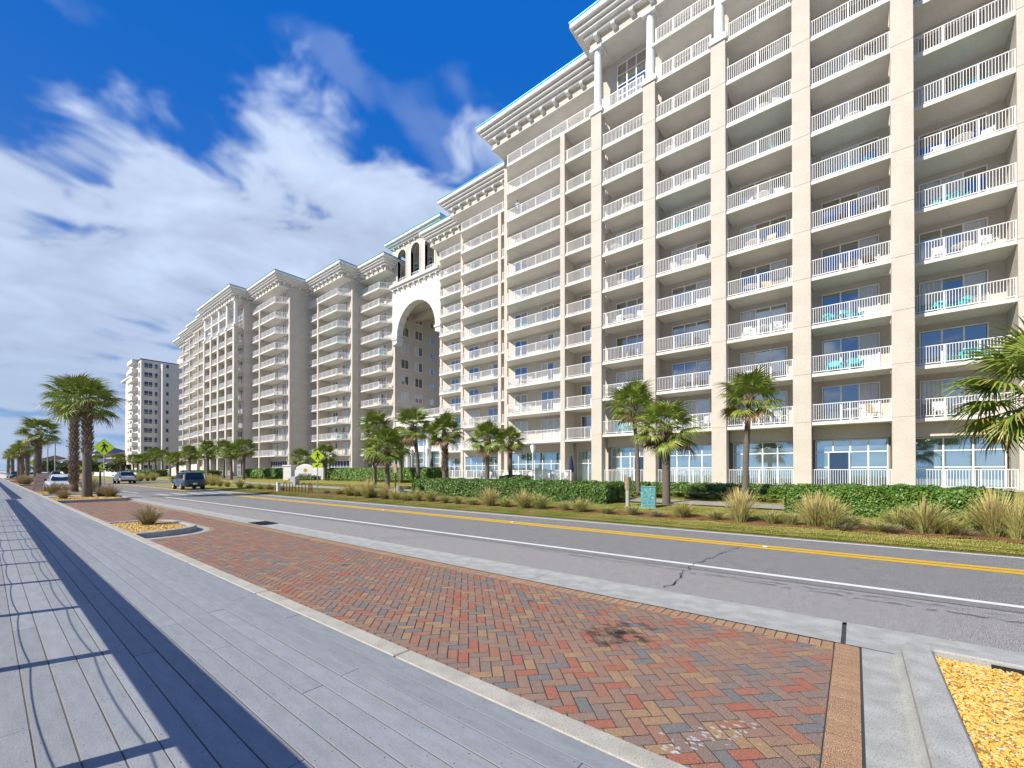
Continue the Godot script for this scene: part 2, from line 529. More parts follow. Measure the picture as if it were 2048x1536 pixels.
func ground_and_road() -> void:
	var g := mb()
	g.quad(Vector3(-2500, -0.09, 2500), Vector3(2500, -0.09, 2500), Vector3(2500, -0.09, -2500), Vector3(-2500, -0.09, -2500))
	struct("ground", g.mesh(), M.sand)
	var sea := mb()
	sea.quad(Vector3(-2400, -0.08, 2400), Vector3(2400, -0.08, 2400), Vector3(2400, -0.08, 70), Vector3(-2400, -0.08, 70))
	struct("sea", sea.mesh(), M.sea)
	# lawn rising to the buildings
	var l := mb()
	var hn := noise(0.35, 3, FastNoiseLite.TYPE_SIMPLEX_SMOOTH, 8)
	var ts := [13.25, 13.5, 14.0, 14.6, 15.2, 16.0, 17.0, 18.0, 19.2, 20.5, 22.0, 24.0, 27.0, 31.0, 45.0, 120.0, 600.0]
	var ss := []
	var s := -60.0
	while s < 60.0:
		ss.append(s); s += 0.8
	while s < 700.0:
		ss.append(s); s += 4.0 if s < 140 else 40.0
	var hh := func(a: float, b: float) -> float: return gy(b) + (0.012 if b < 13.3 else 0.02 + 0.03 * hn.get_noise_2d(a, b)) if b < 24 else gy(b) + 0.02
	for i in ss.size() - 1:
		for j in ts.size() - 1:
			var a := P(ss[i], ts[j], hh.call(ss[i], ts[j]))
			var b := P(ss[i], ts[j + 1], hh.call(ss[i], ts[j + 1]))
			var c := P(ss[i + 1], ts[j + 1], hh.call(ss[i + 1], ts[j + 1]))
			var d := P(ss[i + 1], ts[j], hh.call(ss[i + 1], ts[j]))
			l.quad(a, b, c, d)
	struct("lawn", flip_up(l), M.lawn)
	# gravel fringe, road
	struct("road_fringe", sheet([far_at, func(_x: float) -> float: return 14.2], 0.004, -60, 300, 6), M.gravel_fringe)
	struct("road", sheet([func(x: float) -> float: return white_at(x) - 0.33, func(x: float) -> float: return far_at(x) + 0.16], 0.008, -90, 900, 6), M.asphalt)
	struct("parking_lane", sheet([func(x: float) -> float: return gut_edge(x) - 0.006, func(x: float) -> float: return white_at(x) + 0.2], 0.0, -90, 900, 6), M.asphalt_old)
	struct("driveway", sheet([func(_x: float) -> float: return 12.9, func(_x: float) -> float: return 26.0], 0.0, 74, 83, 3), M.asphalt)
	var dw := mb()
	for k in 8:
		var t0 := 13.0 + k * 1.8
		dw.quad(P(74, t0, gy(t0) + 0.06), P(74, t0 + 1.8, gy(t0 + 1.8) + 0.06), P(83, t0 + 1.8, gy(t0 + 1.8) + 0.06), P(83, t0, gy(t0) + 0.06))
	struct("driveway", flip_up(dw), M.asphalt)
	# painted lines
	var line := func(called: String, f: Callable, w: float, m: Material, s0: float, s1: float) -> void:
		struct(called, sheet([func(x: float) -> float: return f.call(x) - w / 2, func(x: float) -> float: return f.call(x) + w / 2], 0.012, s0, s1, 3), m)
	line.call("edge_line", white_at, 0.14, M.line_white, -60.0, 36.0)
	line.call("edge_line", white_at, 0.14, M.line_white, 43.5, 400.0)
	line.call("edge_line", far_at, 0.11, M.line_white, -60.0, 44.0)
	for o: float in [-0.15, 0.15]:
		line.call("centre_line", func(_x: float) -> float: return 11.2 + o, 0.21, M.line_yellow, -60.0, 36.0)
		line.call("centre_line", func(_x: float) -> float: return 11.2 + o, 0.21, M.line_yellow, 43.5, 400.0)
	for k in 5:
		var t0 := 8.2 + k * 1.0
		line.call("crossing_stripe", func(_x: float) -> float: return t0, 0.4, tinted(M.line_white, 0.5, 0.5, 0.5), 38.0, 41.5)
	# small reflectors on the centre line
	for k in 5:
		var m := mb()
		m.cbox(Vector3(-0.05, 0, -0.05), Vector3(0.05, 0.022, 0.05), 0.01)
		one("road_stud", m.mesh(), M.line_white, "small raised reflector stuck on the yellow centre line", "road stud", "reflectors along the centre line", P(1.6 + k * 7.4, 11.2, 0.012))
	# cracks across the asphalt
	var road_node := get_node("parking_lane")
	for cr: Array in [[P(2.2, 6.3), P(2.35, 8.3), P(2.05, 11.0), 0.026], [P(9.9, 6.1), P(8.4, 7.8), P(8.0, 8.0), 0.02], [P(-1.5, 7.75), P(1.0, 7.72), P(6.0, 7.65), 0.022], [P(-3.0, 7.4), P(-0.5, 7.5), P(2.2, 7.6), 0.03]]:
		var m := mb()
		var a: Vector3 = cr[0]
		for leg in 2:
			var b: Vector3 = cr[leg + 1]
			var n := 26
			var from: Vector3 = cr[leg]
			var side := (b - from).cross(Vector3.UP).normalized()
			var last := from
			var lw := 0.01
			for k in n:
				var p := from.lerp(b, (k + 1.0) / n) + side * rng.randf_range(-0.05, 0.05)
				var w: float = cr[3] * rng.randf_range(0.25, 1.0)
				if rng.randf() < 0.86:
					m.quad(last - side * lw / 2, last + side * lw / 2, p + side * w / 2, p - side * w / 2)
				last = p
				lw = w
		var o := part(road_node, "crack", flip_up(m), M.crack)
		o.position.y = 0.014
	# sidewalk through the lawn
	var pm := mb()
	for span: Array in [[2.0, 8.6], [22.5, 73.5], [84.0, 200.0]]:
		var a: float = span[0]
		while a < span[1] - 0.01:
			var b := minf(a + 1.5, span[1])
			var w0 := 18.25 + 0.5 * sin(a * 0.13)
			var w1 := 18.25 + 0.5 * sin((b - 0.015) * 0.13)
			pm.quad(P(a, w0, gy(w0) + 0.075), P(a, w0 + 1.35, gy(w0 + 1.35) + 0.075), P(b - 0.015, w1 + 1.35, gy(w1 + 1.35) + 0.075), P(b - 0.015, w1, gy(w1) + 0.075))
			a = b
	struct("sidewalk", flip_up(pm), M.path)

# ------------------------------------------------------------------ boardwalk
func boardwalk() -> void:
	var pitch := 0.159
	var under := mb()
	under.st(-8, 170, -1.2, 2.25, -0.06, 0.1265)
	var bw := struct("boardwalk", under.mesh(), M.deck_under)
	var full := mb()
	full.cbox(Vector3(-2.437, -0.028, -0.0755), Vector3(2.437, 0.0, 0.0755), 0.0015)
	var board := full.mesh()
	var rest := mb()
	var screws := mb()
	for j in 20:
		var t := 2.25 - pitch * (j + 0.5)
		var s := -4.88 + fmod(j * 1.83 + 0.7 * sin(j * 5.1), 4.88)
		while s < 165.0:
			var mid := s + 2.44
			var y := 0.13 + rng.randf_range(-0.0012, 0.0012)
			if t > -0.02 and s < 88.0:
				part(bw, "deck_board", board, M.deck[rng.randi() % 6], Transform3D(Basis(Vector3.UP, rng.randf_range(-0.0005, 0.0005)), P(mid, t, y)))
			else:
				rest.st(s + 0.003, s + 4.877, t - 0.0745, t + 0.0745, 0.1, y)
			if s < 14.0 and t > -0.05:
				for k in 13:
					var sc := s + 0.04 + k * 0.4
					for o: float in [-0.052, 0.052]:
						if rng.randf() < 0.8:
							var c := P(sc + rng.randf_range(-0.008, 0.008), t + o + rng.randf_range(-0.004, 0.004), y + 0.0006)
							for q in 6:
								screws.tri(c, c + Vector3(cos(TAU * q / 6), 0, -sin(TAU * q / 6)) * 0.0042, c + Vector3(cos(TAU * (q + 1) / 6), 0, -sin(TAU * (q + 1) / 6)) * 0.0042)
			s += 4.88
	var r := part(bw, "deck_boards_beyond", rest.mesh(), M.deck[2])
	r.set_meta("kind", "stuff")
	var sw := part(bw, "deck_screws", screws.mesh(), M.screw)
	sw.set_meta("kind", "stuff")
	# railing on the sea side, beside the eye: its rail and ropes throw the shadows on the boards
	for seg: Array in [[-8.57, 37.9, -0.36, "long wooden boardwalk railing with flat rail and sagging ropes on the sea side"], [38.25, 150.0, -0.1, "farther wooden boardwalk railing beyond the gap on the sea side"]]:
		var rt := thing("boardwalk_railing", seg[3], "railing", "railings on the sea side of the boardwalk", P(0, seg[2], 0.13))
		var rail := mb()
		rail.cbox(P(seg[1], 0.185, 1.03), P(seg[0], -0.185, 1.075), 0.006)
		part(rt, "rail", rail.mesh(), M.brown_sign)
		var pm := mb()
		pm.cbox(Vector3(-0.05, -0.2, -0.05), Vector3(0.05, 1.03, 0.05), 0.006)
		var pmesh := pm.mesh()
		var s: float = seg[0] + 0.0
		var spots := []
		while s <= seg[1]:
			spots.append(s)
			part(rt, "post", pmesh, M.brown_sign, at(P(s, 0, 0)))
			s += 2.02
		var rp := mb()
		for k in spots.size() - 1:
			if spots[k] > 60: break
			for hgt: float in [0.80, 0.50]:
				var pts := []
				var rad := []
				for q in 9:
					var f := q / 8.0
					pts.append(P(lerpf(spots[k], spots[k + 1], f), 0, hgt - 0.10 * f * (1 - f)))
					rad.append(0.004)
				rp.tube(pts, rad, 5, false)
		part(rt, "rope", rp.mesh(), M.chair_tan)

# ------------------------------------------------------------------ pavers
func pavers() -> void:
	var bed := mb()
	bed.st(-0.06, 33.6, 2.44, 5.46, -0.08, -0.0038)
	var node := struct("paver_bays", bed.mesh(), M.joint)
	var blocked := func(s: float, t: float) -> bool:
		return Geometry2D.is_point_in_polygon(Vector2(s, t), round_bed(14.1, 18.45, 2.3, 4.25, 1.5))
	var region := PackedVector2Array([Vector2(0.172, 2.462), Vector2(33.5, 2.462), Vector2(33.5, 5.245), Vector2(0.172, 5.245)])
	var all := []
	var half := 0.70710678
	for i in range(-260, 300):
		for j in range(-60, 520):
			var k := posmod(i - j, 4)
			if k != 0 and k != 3: continue
			# cell units of 0.1 m, turned by 45 degrees
			var cx := (i + (1.0 if k == 0 else 0.5)) * 0.1
			var cy := (j + (0.5 if k == 0 else 1.0)) * 0.1
			var s := (cx + cy) * half
			var t := (cy - cx) * half + 3.0
			if s < 0.02 or s > 33.6 or t < 2.33 or t > 5.38: continue
			if s > 13.0 and s < 19.5 and blocked.call(s, t): continue
			all.append([s * 0.628 + t * 0.778, s, t, k])
	all.sort_custom(func(a: Array, b: Array) -> bool: return a[0] < b[0])
	var whole := mb()
	whole.cbox(Vector3(-0.0952, -0.06, -0.0452), Vector3(0.0952, 0.0, 0.0452), 0.0016)
	var brick := whole.mesh()
	var rest := mb(true)
	var done := 0
	for a: Array in all:
		var s: float = a[1]
		var t: float = a[2]
		var turn: float = PI / 4 if a[3] == 0 else -PI / 4
		var ux := Vector2(half, -half) if a[3] == 0 else Vector2(half, half)    # long side in (s, t)
		var uy := Vector2(-ux.y, ux.x)
		var c := Vector2(s, t)
		var poly := PackedVector2Array()
		for q: Array in [[-1, -1], [1, -1], [1, 1], [-1, 1]]:
			poly.append(c + ux * 0.0955 * q[0] + uy * 0.0455 * q[1])
		var cut := false
		for p in poly:
			if p.x < 0.172 or p.y < 2.462 or p.y > 5.245 or p.x > 33.5: cut = true
		var tone: int = rng.randi() % 12
		var y := rng.randf_range(-0.0015, 0.0015)
		if not cut and done < 290:
			done += 1
			var b := Basis(Vector3.UP, -atan2(-ux.y, -ux.x))
			part(node, "paver", brick, M.pavers[tone], Transform3D(b * Basis.from_euler(Vector3(rng.randf_range(-0.006, 0.006), 0, rng.randf_range(-0.006, 0.006))), P(s, t, y)))
			continue
		var pieces := [poly]
		if cut: pieces = Geometry2D.intersect_polygons(poly, region)
		for pc: PackedVector2Array in pieces:
			if pc.size() < 3: continue
			var cc: Color = M.pavers[tone].albedo_color.srgb_to_linear()
			rest.ink = cc
			if cut:
				rest.prism(pc, func(x: float, yy: float, d: float) -> Vector3: return P(x, yy, d), -0.05, y)
			else:
				var lo := []
				var hi := []
				for p in pc:
					lo.append(P(p.x, p.y, -0.03)); hi.append(P(c.x + (p.x - c.x) * 0.985, c.y + (p.y - c.y) * 0.97, y))
				# counter-clockwise seen from above in x, z
				rest.quad(hi[0], hi[1], hi[2], hi[3])
				for q in 4:
					rest.quad(lo[q], lo[(q + 1) % 4], hi[(q + 1) % 4], hi[q])
	var o := part(node, "pavers_beyond", rest.mesh(), M.paver_any)
	o.set_meta("kind", "stuff")
	# tan courses: along the gutter, at the end of the bay
	var tm := mb()
	tm.cbox(Vector3(-0.0458, -0.06, -0.0958), Vector3(0.0458, 0.0, 0.0958), 0.0016)
	var soldier := tm.mesh()
	var em := mb()
	em.cbox(Vector3(-0.0952, -0.06, -0.0452), Vector3(0.0952, 0.0, 0.0452), 0.0016)
	var ender := em.mesh()
	for k in 230:
		part(node, "border_paver", soldier, M.tan[rng.randi() % 4], at(P(0.222 + k * 0.1, 5.35, rng.randf_range(-0.001, 0.002))))
	for k in 30:
		part(node, "border_paver", ender, M.tan[rng.randi() % 4], at(P(0.068, 2.51 + k * 0.1, rng.randf_range(-0.001, 0.002))))
	var far := mb()
	far.st(23.2, 33.5, 5.252, 5.448, -0.05, 0.0)
	part(node, "border_beyond", far.mesh(), M.tan[0])
	# stains: oil, worn white paint
	var oil := mat(0.02, 0.018, 0.016, 0.6)
	oil.transparency = BaseMaterial3D.TRANSPARENCY_ALPHA
	oil.albedo_color.a = 0.27
	var worn := mat(0.75, 0.75, 0.74, 0.8)
	worn.transparency = BaseMaterial3D.TRANSPARENCY_ALPHA
	worn.albedo_color.a = 0.5
	var blot := func(s: float, t: float, r: float, stretch: float, m: Material, called: String, yy: float) -> void:
		var w := mb()
		var c := P(s, t, yy)
		var n := 22
		var ring := []
		var ph := rng.randf() * 9
		for q in n:
			var an := TAU * q / n
			var rr := r * (0.62 + 0.3 * sin(an * 3 + ph) * sin(an * 2 + ph * 2) + rng.randf_range(-0.16, 0.2))
			ring.append(c + Vector3(cos(an) * rr * stretch, 0, sin(an) * rr))
		for q in n: w.tri(c, ring[q], ring[(q + 1) % n])
		part(node, called, flip_up(w), m)
	for k in 70:
		blot.call(2.0 + rng.randfn(0, 0.16), 4.28 + rng.randfn(0, 0.16), rng.randf_range(0.01, 0.085), 1.3, oil, "oil_stain", 0.0042 + k * 0.00012)
	for q: Array in [[2.9, 4.05, 0.05], [2.65, 4.22, 0.05], [3.42, 4.62, 0.06], [2.6, 3.7, 0.035], [3.6, 3.75, 0.03], [3.75, 4.4, 0.07], [2.15, 4.1, 0.04], [5.5, 3.6, 0.06], [4.6, 3.3, 0.05], [7.4, 4.2, 0.1]]:
		blot.call(q[0], q[1], q[2], 1.3, oil, "oil_stain", 0.0045)
	for k in 60:
		var f := rng.randf()
		blot.call(0.93 - 0.35 * f + rng.randfn(0, 0.05), 2.68 + 0.55 * f + rng.randfn(0, 0.06), rng.randf_range(0.005, 0.018), 1.6, worn, "paint_smear", 0.0036 + k * 0.0001)

# a bed of stones: outline rounded at its road end, in (s, t)
func round_bed(s0: float, s1: float, t0: float, t1: float, r: float) -> PackedVector2Array:
	var p := PackedVector2Array([Vector2(s0, t0)])
	for k in 9:
		var a := -PI / 2 + (PI / 2) * k / 8.0
		p.append(Vector2(s0 + r + r * sin(a), t1 - r + r * cos(a)))
	for k in 9:
		var a := (PI / 2) * k / 8.0
		p.append(Vector2(s1 - r + r * sin(a), t1 - r + r * cos(a)))
	p.append(Vector2(s1, t0))
	return p

func inset(p: PackedVector2Array, d: float, keep_open := true) -> PackedVector2Array:
	var out := PackedVector2Array()
	for i in p.size():
		var a := p[(i - 1 + p.size()) % p.size()]
		var b := p[i]
		var c := p[(i + 1) % p.size()]
		var e0 := (b - a).normalized()
		var e1 := (c - b).normalized()
		if keep_open and i == 0: e0 = e1
		if keep_open and i == p.size() - 1: e1 = e0
		var n := Vector2(-(e0.y + e1.y), e0.x + e1.x)
		var k := n.length()
		n = n / maxf(k, 0.01) / maxf(0.5, sqrt((1 + e0.dot(e1)) / 2))
		out.append(b - n * d)
	return out

func kerb_mesh(outline: PackedVector2Array, w: float, h: float) -> ArrayMesh:   # a low concrete kerb along an open line, chamfered on top
	var m := mb()
	var prof := [[0.0, -0.05], [0.0, h - 0.025], [0.02, h], [w - 0.015, h], [w, h - 0.015], [w, -0.05]]
	var rows := []
	for q: Array in prof:
		var ins := inset(outline, q[0])
		var row := []
		for p in ins: row.append(P(p.x, p.y, q[1]))
		rows.append(row)
	for r in rows.size() - 1:
		for i in outline.size() - 1:
			m.quad(rows[r][i], rows[r + 1][i], rows[r + 1][i + 1], rows[r][i + 1])
	for e: int in [0, outline.size() - 1]:   # ends
		for r in range(1, rows.size() - 2):
			m.tri(rows[0][e], rows[r][e], rows[r + 1][e])
	return m.mesh()

func flat_poly(p: PackedVector2Array, y: float) -> ArrayMesh:
	var m := mb()
	var ids := Geometry2D.triangulate_polygon(p)
	for i in range(0, ids.size(), 3):
		m.tri(P(p[ids[i]].x, p[ids[i]].y, y), P(p[ids[i + 1]].x, p[ids[i + 1]].y, y), P(p[ids[i + 2]].x, p[ids[i + 2]].y, y))
	return flip_up(m)

func stone_mesh(sd: int) -> ArrayMesh:
	var r := RandomNumberGenerator.new()
	r.seed = sd
	var m := mb()
	var f := (1.0 + sqrt(5.0)) / 2.0
	var vs := [Vector3(-1, f, 0), Vector3(1, f, 0), Vector3(-1, -f, 0), Vector3(1, -f, 0), Vector3(0, -1, f), Vector3(0, 1, f), Vector3(0, -1, -f), Vector3(0, 1, -f), Vector3(f, 0, -1), Vector3(f, 0, 1), Vector3(-f, 0, -1), Vector3(-f, 0, 1)]
	for i in 12: vs[i] = (vs[i] as Vector3).normalized() * r.randf_range(0.75, 1.1) * Vector3(1.25, 0.6, 0.9)
	for t: Array in [[0, 11, 5], [0, 5, 1], [0, 1, 7], [0, 7, 10], [0, 10, 11], [1, 5, 9], [5, 11, 4], [11, 10, 2], [10, 7, 6], [7, 1, 8], [3, 9, 4], [3, 4, 2], [3, 2, 6], [3, 6, 8], [3, 8, 9], [4, 9, 5], [2, 4, 11], [6, 2, 10], [8, 6, 7], [9, 8, 1]]:
		m.tri(vs[t[0]], vs[t[1]], vs[t[2]])
	return m.mesh()

func stones(parent: Node, count: int, size: float, poly: PackedVector2Array, y: float) -> void:
	var lo := poly[0]
	var hi := poly[0]
	for p in poly:
		lo = lo.min(p); hi = hi.max(p)
	for v in 2:
		var mm := MultiMesh.new()
		mm.transform_format = MultiMesh.TRANSFORM_3D
		mm.use_colors = true
		mm.mesh = stone_mesh(5 + v)
		var places := []
		while places.size() < count / 2:
			var p := Vector2(rng.randf_range(lo.x, hi.x), rng.randf_range(lo.y, hi.y))
			if Geometry2D.is_point_in_polygon(p, poly): places.append(p)
		mm.instance_count = places.size()
		for i in places.size():
			var k := size * rng.randf_range(0.6, 1.35)
			var b := Basis.from_euler(Vector3(rng.randf_range(-0.5, 0.5), rng.randf() * TAU, rng.randf_range(-0.5, 0.5))).scaled(Vector3.ONE * k)
			mm.set_instance_transform(i, Transform3D(b, P(places[i].x, places[i].y, y + rng.randf_range(-0.4, 0.5) * size)))
			var f := rng.randf()
			var c := Color(0.62, 0.36, 0.05).lerp(Color(0.72, 0.50, 0.13), rng.randf())
			if f < 0.10: c = Color(0.62, 0.54, 0.38)
			elif f < 0.22: c = Color(0.42, 0.19, 0.03)
			elif f < 0.30: c = Color(0.30, 0.20, 0.06)
			mm.set_instance_color(i, c)
		var o := MultiMeshInstance3D.new()
		o.name = "yellow_gravel"
		o.multimesh = mm
		o.material_override = M.stone
		parent.add_child(o, true)
		o.set_meta("kind", "stuff")

func kerbs_and_planters() -> void:
	# kerb between the boards and the pavers, in lengths
	var kn := struct("deck_kerb", mb_box(-6, 160, 2.262, 2.43, -0.08, 0.05), M.joint)
	var s := -6.0
	while s < 160.0:
		var e := s + 3.05
		var m := mb()
		m.cbox(P(e - 0.004, 2.435, -0.05), P(s + 0.004, 2.256, 0.128), 0.012)
		part(kn, "kerb_stone", m.mesh(), M.concrete_warm)
		s = e
	# gutter, in lengths with open joints
	var gn := struct("gutter", mb_box(-40, 120, 5.47, 6.2, -0.08, -0.01), M.joint)
	s = -39.9
	while s < 120.0:
		var e := s + 4.0
		if s < 0.05 and e > -0.2: e = 0.1
		var m := mb()
		var a := s + (0.02 if absf(s - 0.1) < 0.01 else 0.004)
		var b := e - (0.02 if absf(e - 0.1) < 0.01 else 0.004)
		for piece: Array in [[5.455, 5.70, 0.006, -0.006], [5.70, 5.98, -0.006, -0.004], [5.98, 0.0, -0.004, 0.006]]:
			var t1a: float = piece[1] if piece[1] > 0 else gut_edge(a)
			var t1b: float = piece[1] if piece[1] > 0 else gut_edge(b)
			m.quad(P(a, piece[0], piece[2]), P(a, t1a, piece[3]), P(b, t1b, piece[3]), P(b, piece[0], piece[2]))
		part(gn, "gutter_slab", flip_up(m), M.concrete)
		s = e
	# storm drain
	var dn := thing("storm_drain", "dark iron storm drain grate set in the concrete gutter", "drain", "", P(15.4, 5.85, 0.0))
	var fr := mb()
	fr.st(-0.5, 0.5, -0.3, 0.3, -0.004, 0.004)
	part(dn, "pit", fr.mesh(), M.deck_under)
	for k in 12:
		var bm := mb()
		bm.st(-0.48 + k * 0.085, -0.445 + k * 0.085, -0.28, 0.28, 0.0, 0.018)
		part(dn, "bar", bm.mesh(), M.dark_metal)
	# planter at the end of the bay (yellow gravel)
	var apron := mb()
	apron.st(-0.40, -0.045, 2.44, 5.47, -0.06, -0.002)
	struct("planter_apron", apron.mesh(), M.concrete)
	var pl := thing("gravel_planter", "concrete kerbed planter full of bright yellow gravel beside the tan paver border", "planter", "kerbed gravel planters along the parking bays")
	var outline := PackedVector2Array([Vector2(-0.33, 2.44)])
	for k in 9:
		var a := (PI / 2) * k / 8.0
		outline.append(Vector2(-0.33 - 0.25 + 0.25 * cos(a), 5.38 + 0.25 * sin(a)))
	outline.append(Vector2(-18.0, 5.63))
	outline.reverse()
	part(pl, "kerb", kerb_mesh(outline, 0.21, 0.128), M.concrete)
	part(pl, "kerb_foot", fillet(outline, 0.06, 0.05), M.concrete)
	var inside := PackedVector2Array([Vector2(-0.55, 2.3), Vector2(-0.55, 5.42), Vector2(-18, 5.42), Vector2(-18, 2.3)])
	part(pl, "gravel_bed", flat_poly(inside, 0.062), M.gold_bed)
	stones(pl, 15000, 0.0105, PackedVector2Array([Vector2(-0.55, 3.0), Vector2(-0.55, 5.40), Vector2(-2.1, 5.40), Vector2(-1.4, 3.0)]), 0.068)
	var edg := mb()
	edg.st(-0.9, -6.0, 5.385, 5.41, 0.05, 0.098)
	part(pl, "edging_strip", edg.mesh(), M.plastic_black)
	# planters between the bays
	var labels := ["small rounded planter of yellow gravel with one dry grass tuft", "planter with a palm and a yellow crossing sign beside the red paver bay", "planter of tufts and a palm in front of the white parked sedan", "far planter with a palm beyond the black bench", "farthest planter with palms along the boardwalk"]
	var k := 0
	for q: Array in [[14.35, 18.2, 2.44, 4.0, 1.2, 900], [33.7, 39.0, 2.44, 5.6, 1.2, 900], [43.0, 49.6, 2.44, 5.6, 1.2, 500], [77.0, 88.0, 2.44, 5.6, 1.2, 0], [108.0, 125.0, 2.44, 5.6, 1.2, 0]]:
		var bed := round_bed(q[0], q[1], q[2], q[3], q[4])
		var o := thing("gravel_planter", labels[k], "planter", "kerbed gravel planters along the parking bays")
		part(o, "kerb", kerb_mesh(bed, 0.17, 0.15), M.concrete)
		part(o, "gravel_bed", flat_poly(inset(bed, 0.16), 0.09), M.gold_bed)
		if q[5]: stones(o, q[5] * (3 if k == 0 else 2), 0.022 if k == 0 else 0.03, inset(bed, 0.2), 0.1)
		if k == 0:
			var outer := inset(bed, -0.32)
			part(o, "apron", flat_poly(outer, 0.0015), M.concrete)
			# tan border ring round the apron
			var ring0 := inset(bed, -0.335)
			var ring1 := inset(bed, -0.43)
			for i in range(0, ring0.size() - 1):
				var n := maxi(1, int(round(ring0[i].distance_to(ring0[i + 1]) / 0.2)))
				for j in n:
					var a0 := ring0[i].lerp(ring0[i + 1], (j + 0.02) / n)
					var a1 := ring0[i].lerp(ring0[i + 1], (j + 0.98) / n)
					var b0 := ring1[i].lerp(ring1[i + 1], (j + 0.02) / n)
					var b1 := ring1[i].lerp(ring1[i + 1], (j + 0.98) / n)
					part(o, "border_paver", flat_quad(a0, a1, b1, b0, 0.002), M.tan[rng.randi() % 4])
		k += 1
	# paved bays and a walk farther along
	var pv := tinted(M.paver_any, 0.33, 0.19, 0.14)
	pv.vertex_color_use_as_albedo = false
	struct("far_paving", mb_box(49.0, 160, 2.44, 5.46, -0.07, 0.0), pv)
	struct("cross_walk", mb_box(38.9, 43.1, 2.44, 5.6, -0.07, 0.06), M.concrete)

func mb_box(s0: float, s1: float, t0: float, t1: float, y0: float, y1: float) -> ArrayMesh:
	var m := mb()
	m.st(s0, s1, t0, t1, y0, y1)
	return m.mesh()

func flat_quad(a: Vector2, b: Vector2, c: Vector2, d: Vector2, y: float) -> ArrayMesh:
	var m := mb()
	var lo := 0.05
	var p := [P(a.x, a.y, y), P(b.x, b.y, y), P(c.x, c.y, y), P(d.x, d.y, y)]
	m.quad(p[0], p[1], p[2], p[3])
	for i in 4:
		var e := (i + 1) % 4
		m.quad(p[i], p[e], p[e] - Vector3(0, lo, 0), p[i] - Vector3(0, lo, 0))
	return flip_up(m)

func fillet(outline: PackedVector2Array, w: float, h: float) -> ArrayMesh:   # a concave foot along the outside of a kerb
	var m := mb()
	var rows := []
	for k in 5:
		var f := k / 4.0
		var ins := inset(outline, -w * (1 - f))
		var row := []
		for p in ins: row.append(P(p.x, p.y, h * f * f))
		rows.append(row)
	for r in 4:
		for i in outline.size() - 1:
			m.quad(rows[r][i], rows[r + 1][i], rows[r + 1][i + 1], rows[r][i + 1])
	return flip_up(m)

# ------------------------------------------------------------------ the two condominium wings
const Y1 := 4.64      # the first balcony floor
const FL := 2.92      # storey
const BASE := 0.78
const BEAM := 36.5
var mirrored := false

func S(s: float) -> float: return 114.0 - s if mirrored else s
func fy(k: int) -> float: return Y1 + FL * (k - 1)
func Q(s: float, t: float, y := 0.0) -> Vector3: return P(S(s), t, y)

func bx(s0: float, s1: float, t0: float, t1: float, y0: float, y1: float) -> ArrayMesh:
	return mb_box(S(s0), S(s1), t0, t1, y0, y1)

func rail_mesh(length: float) -> ArrayMesh:
	var key := "rail%.2f" % length
	if meshes.has(key): return meshes[key]
	var m := mb()
	m.box(Vector3(0, 1.03, -0.03), Vector3(length, 1.07, 0.03))
	m.box(Vector3(0, 0.09, -0.02), Vector3(length, 0.13, 0.02))
	var n := maxi(1, int(ceil(length / 1.9)))
	for i in n + 1:
		var x := clampf(length * i / n, 0.03, length - 0.03)
		m.box(Vector3(x - 0.028, 0, -0.028), Vector3(x + 0.028, 1.03, 0.028))
	var k := int(round(length / 0.115))
	for i in range(1, k):
		var x := length * i / k
		m.quad(Vector3(x - 0.011, 0.13, 0.011), Vector3(x + 0.011, 0.13, 0.011), Vector3(x + 0.011, 1.03, 0.011), Vector3(x - 0.011, 1.03, 0.011))
		m.quad(Vector3(x + 0.011, 0.13, -0.011), Vector3(x - 0.011, 0.13, -0.011), Vector3(x - 0.011, 1.03, -0.011), Vector3(x + 0.011, 1.03, -0.011))
		m.quad(Vector3(x + 0.011, 0.13, 0.011), Vector3(x + 0.011, 0.13, -0.011), Vector3(x + 0.011, 1.03, -0.011), Vector3(x + 0.011, 1.03, 0.011))
		m.quad(Vector3(x - 0.011, 0.13, -0.011), Vector3(x - 0.011, 0.13, 0.011), Vector3(x - 0.011, 1.03, 0.011), Vector3(x - 0.011, 1.03, -0.011))
	meshes[key] = m.mesh()
	return meshes[key]

func rail(parent: Node, a: Vector3, b: Vector3) -> void:
	var d := b - a
	var x := d.normalized()
	part(parent, "railing", rail_mesh(d.length()), M.rail, Transform3D(Basis(x, Vector3.UP, x.cross(Vector3.UP)), a))

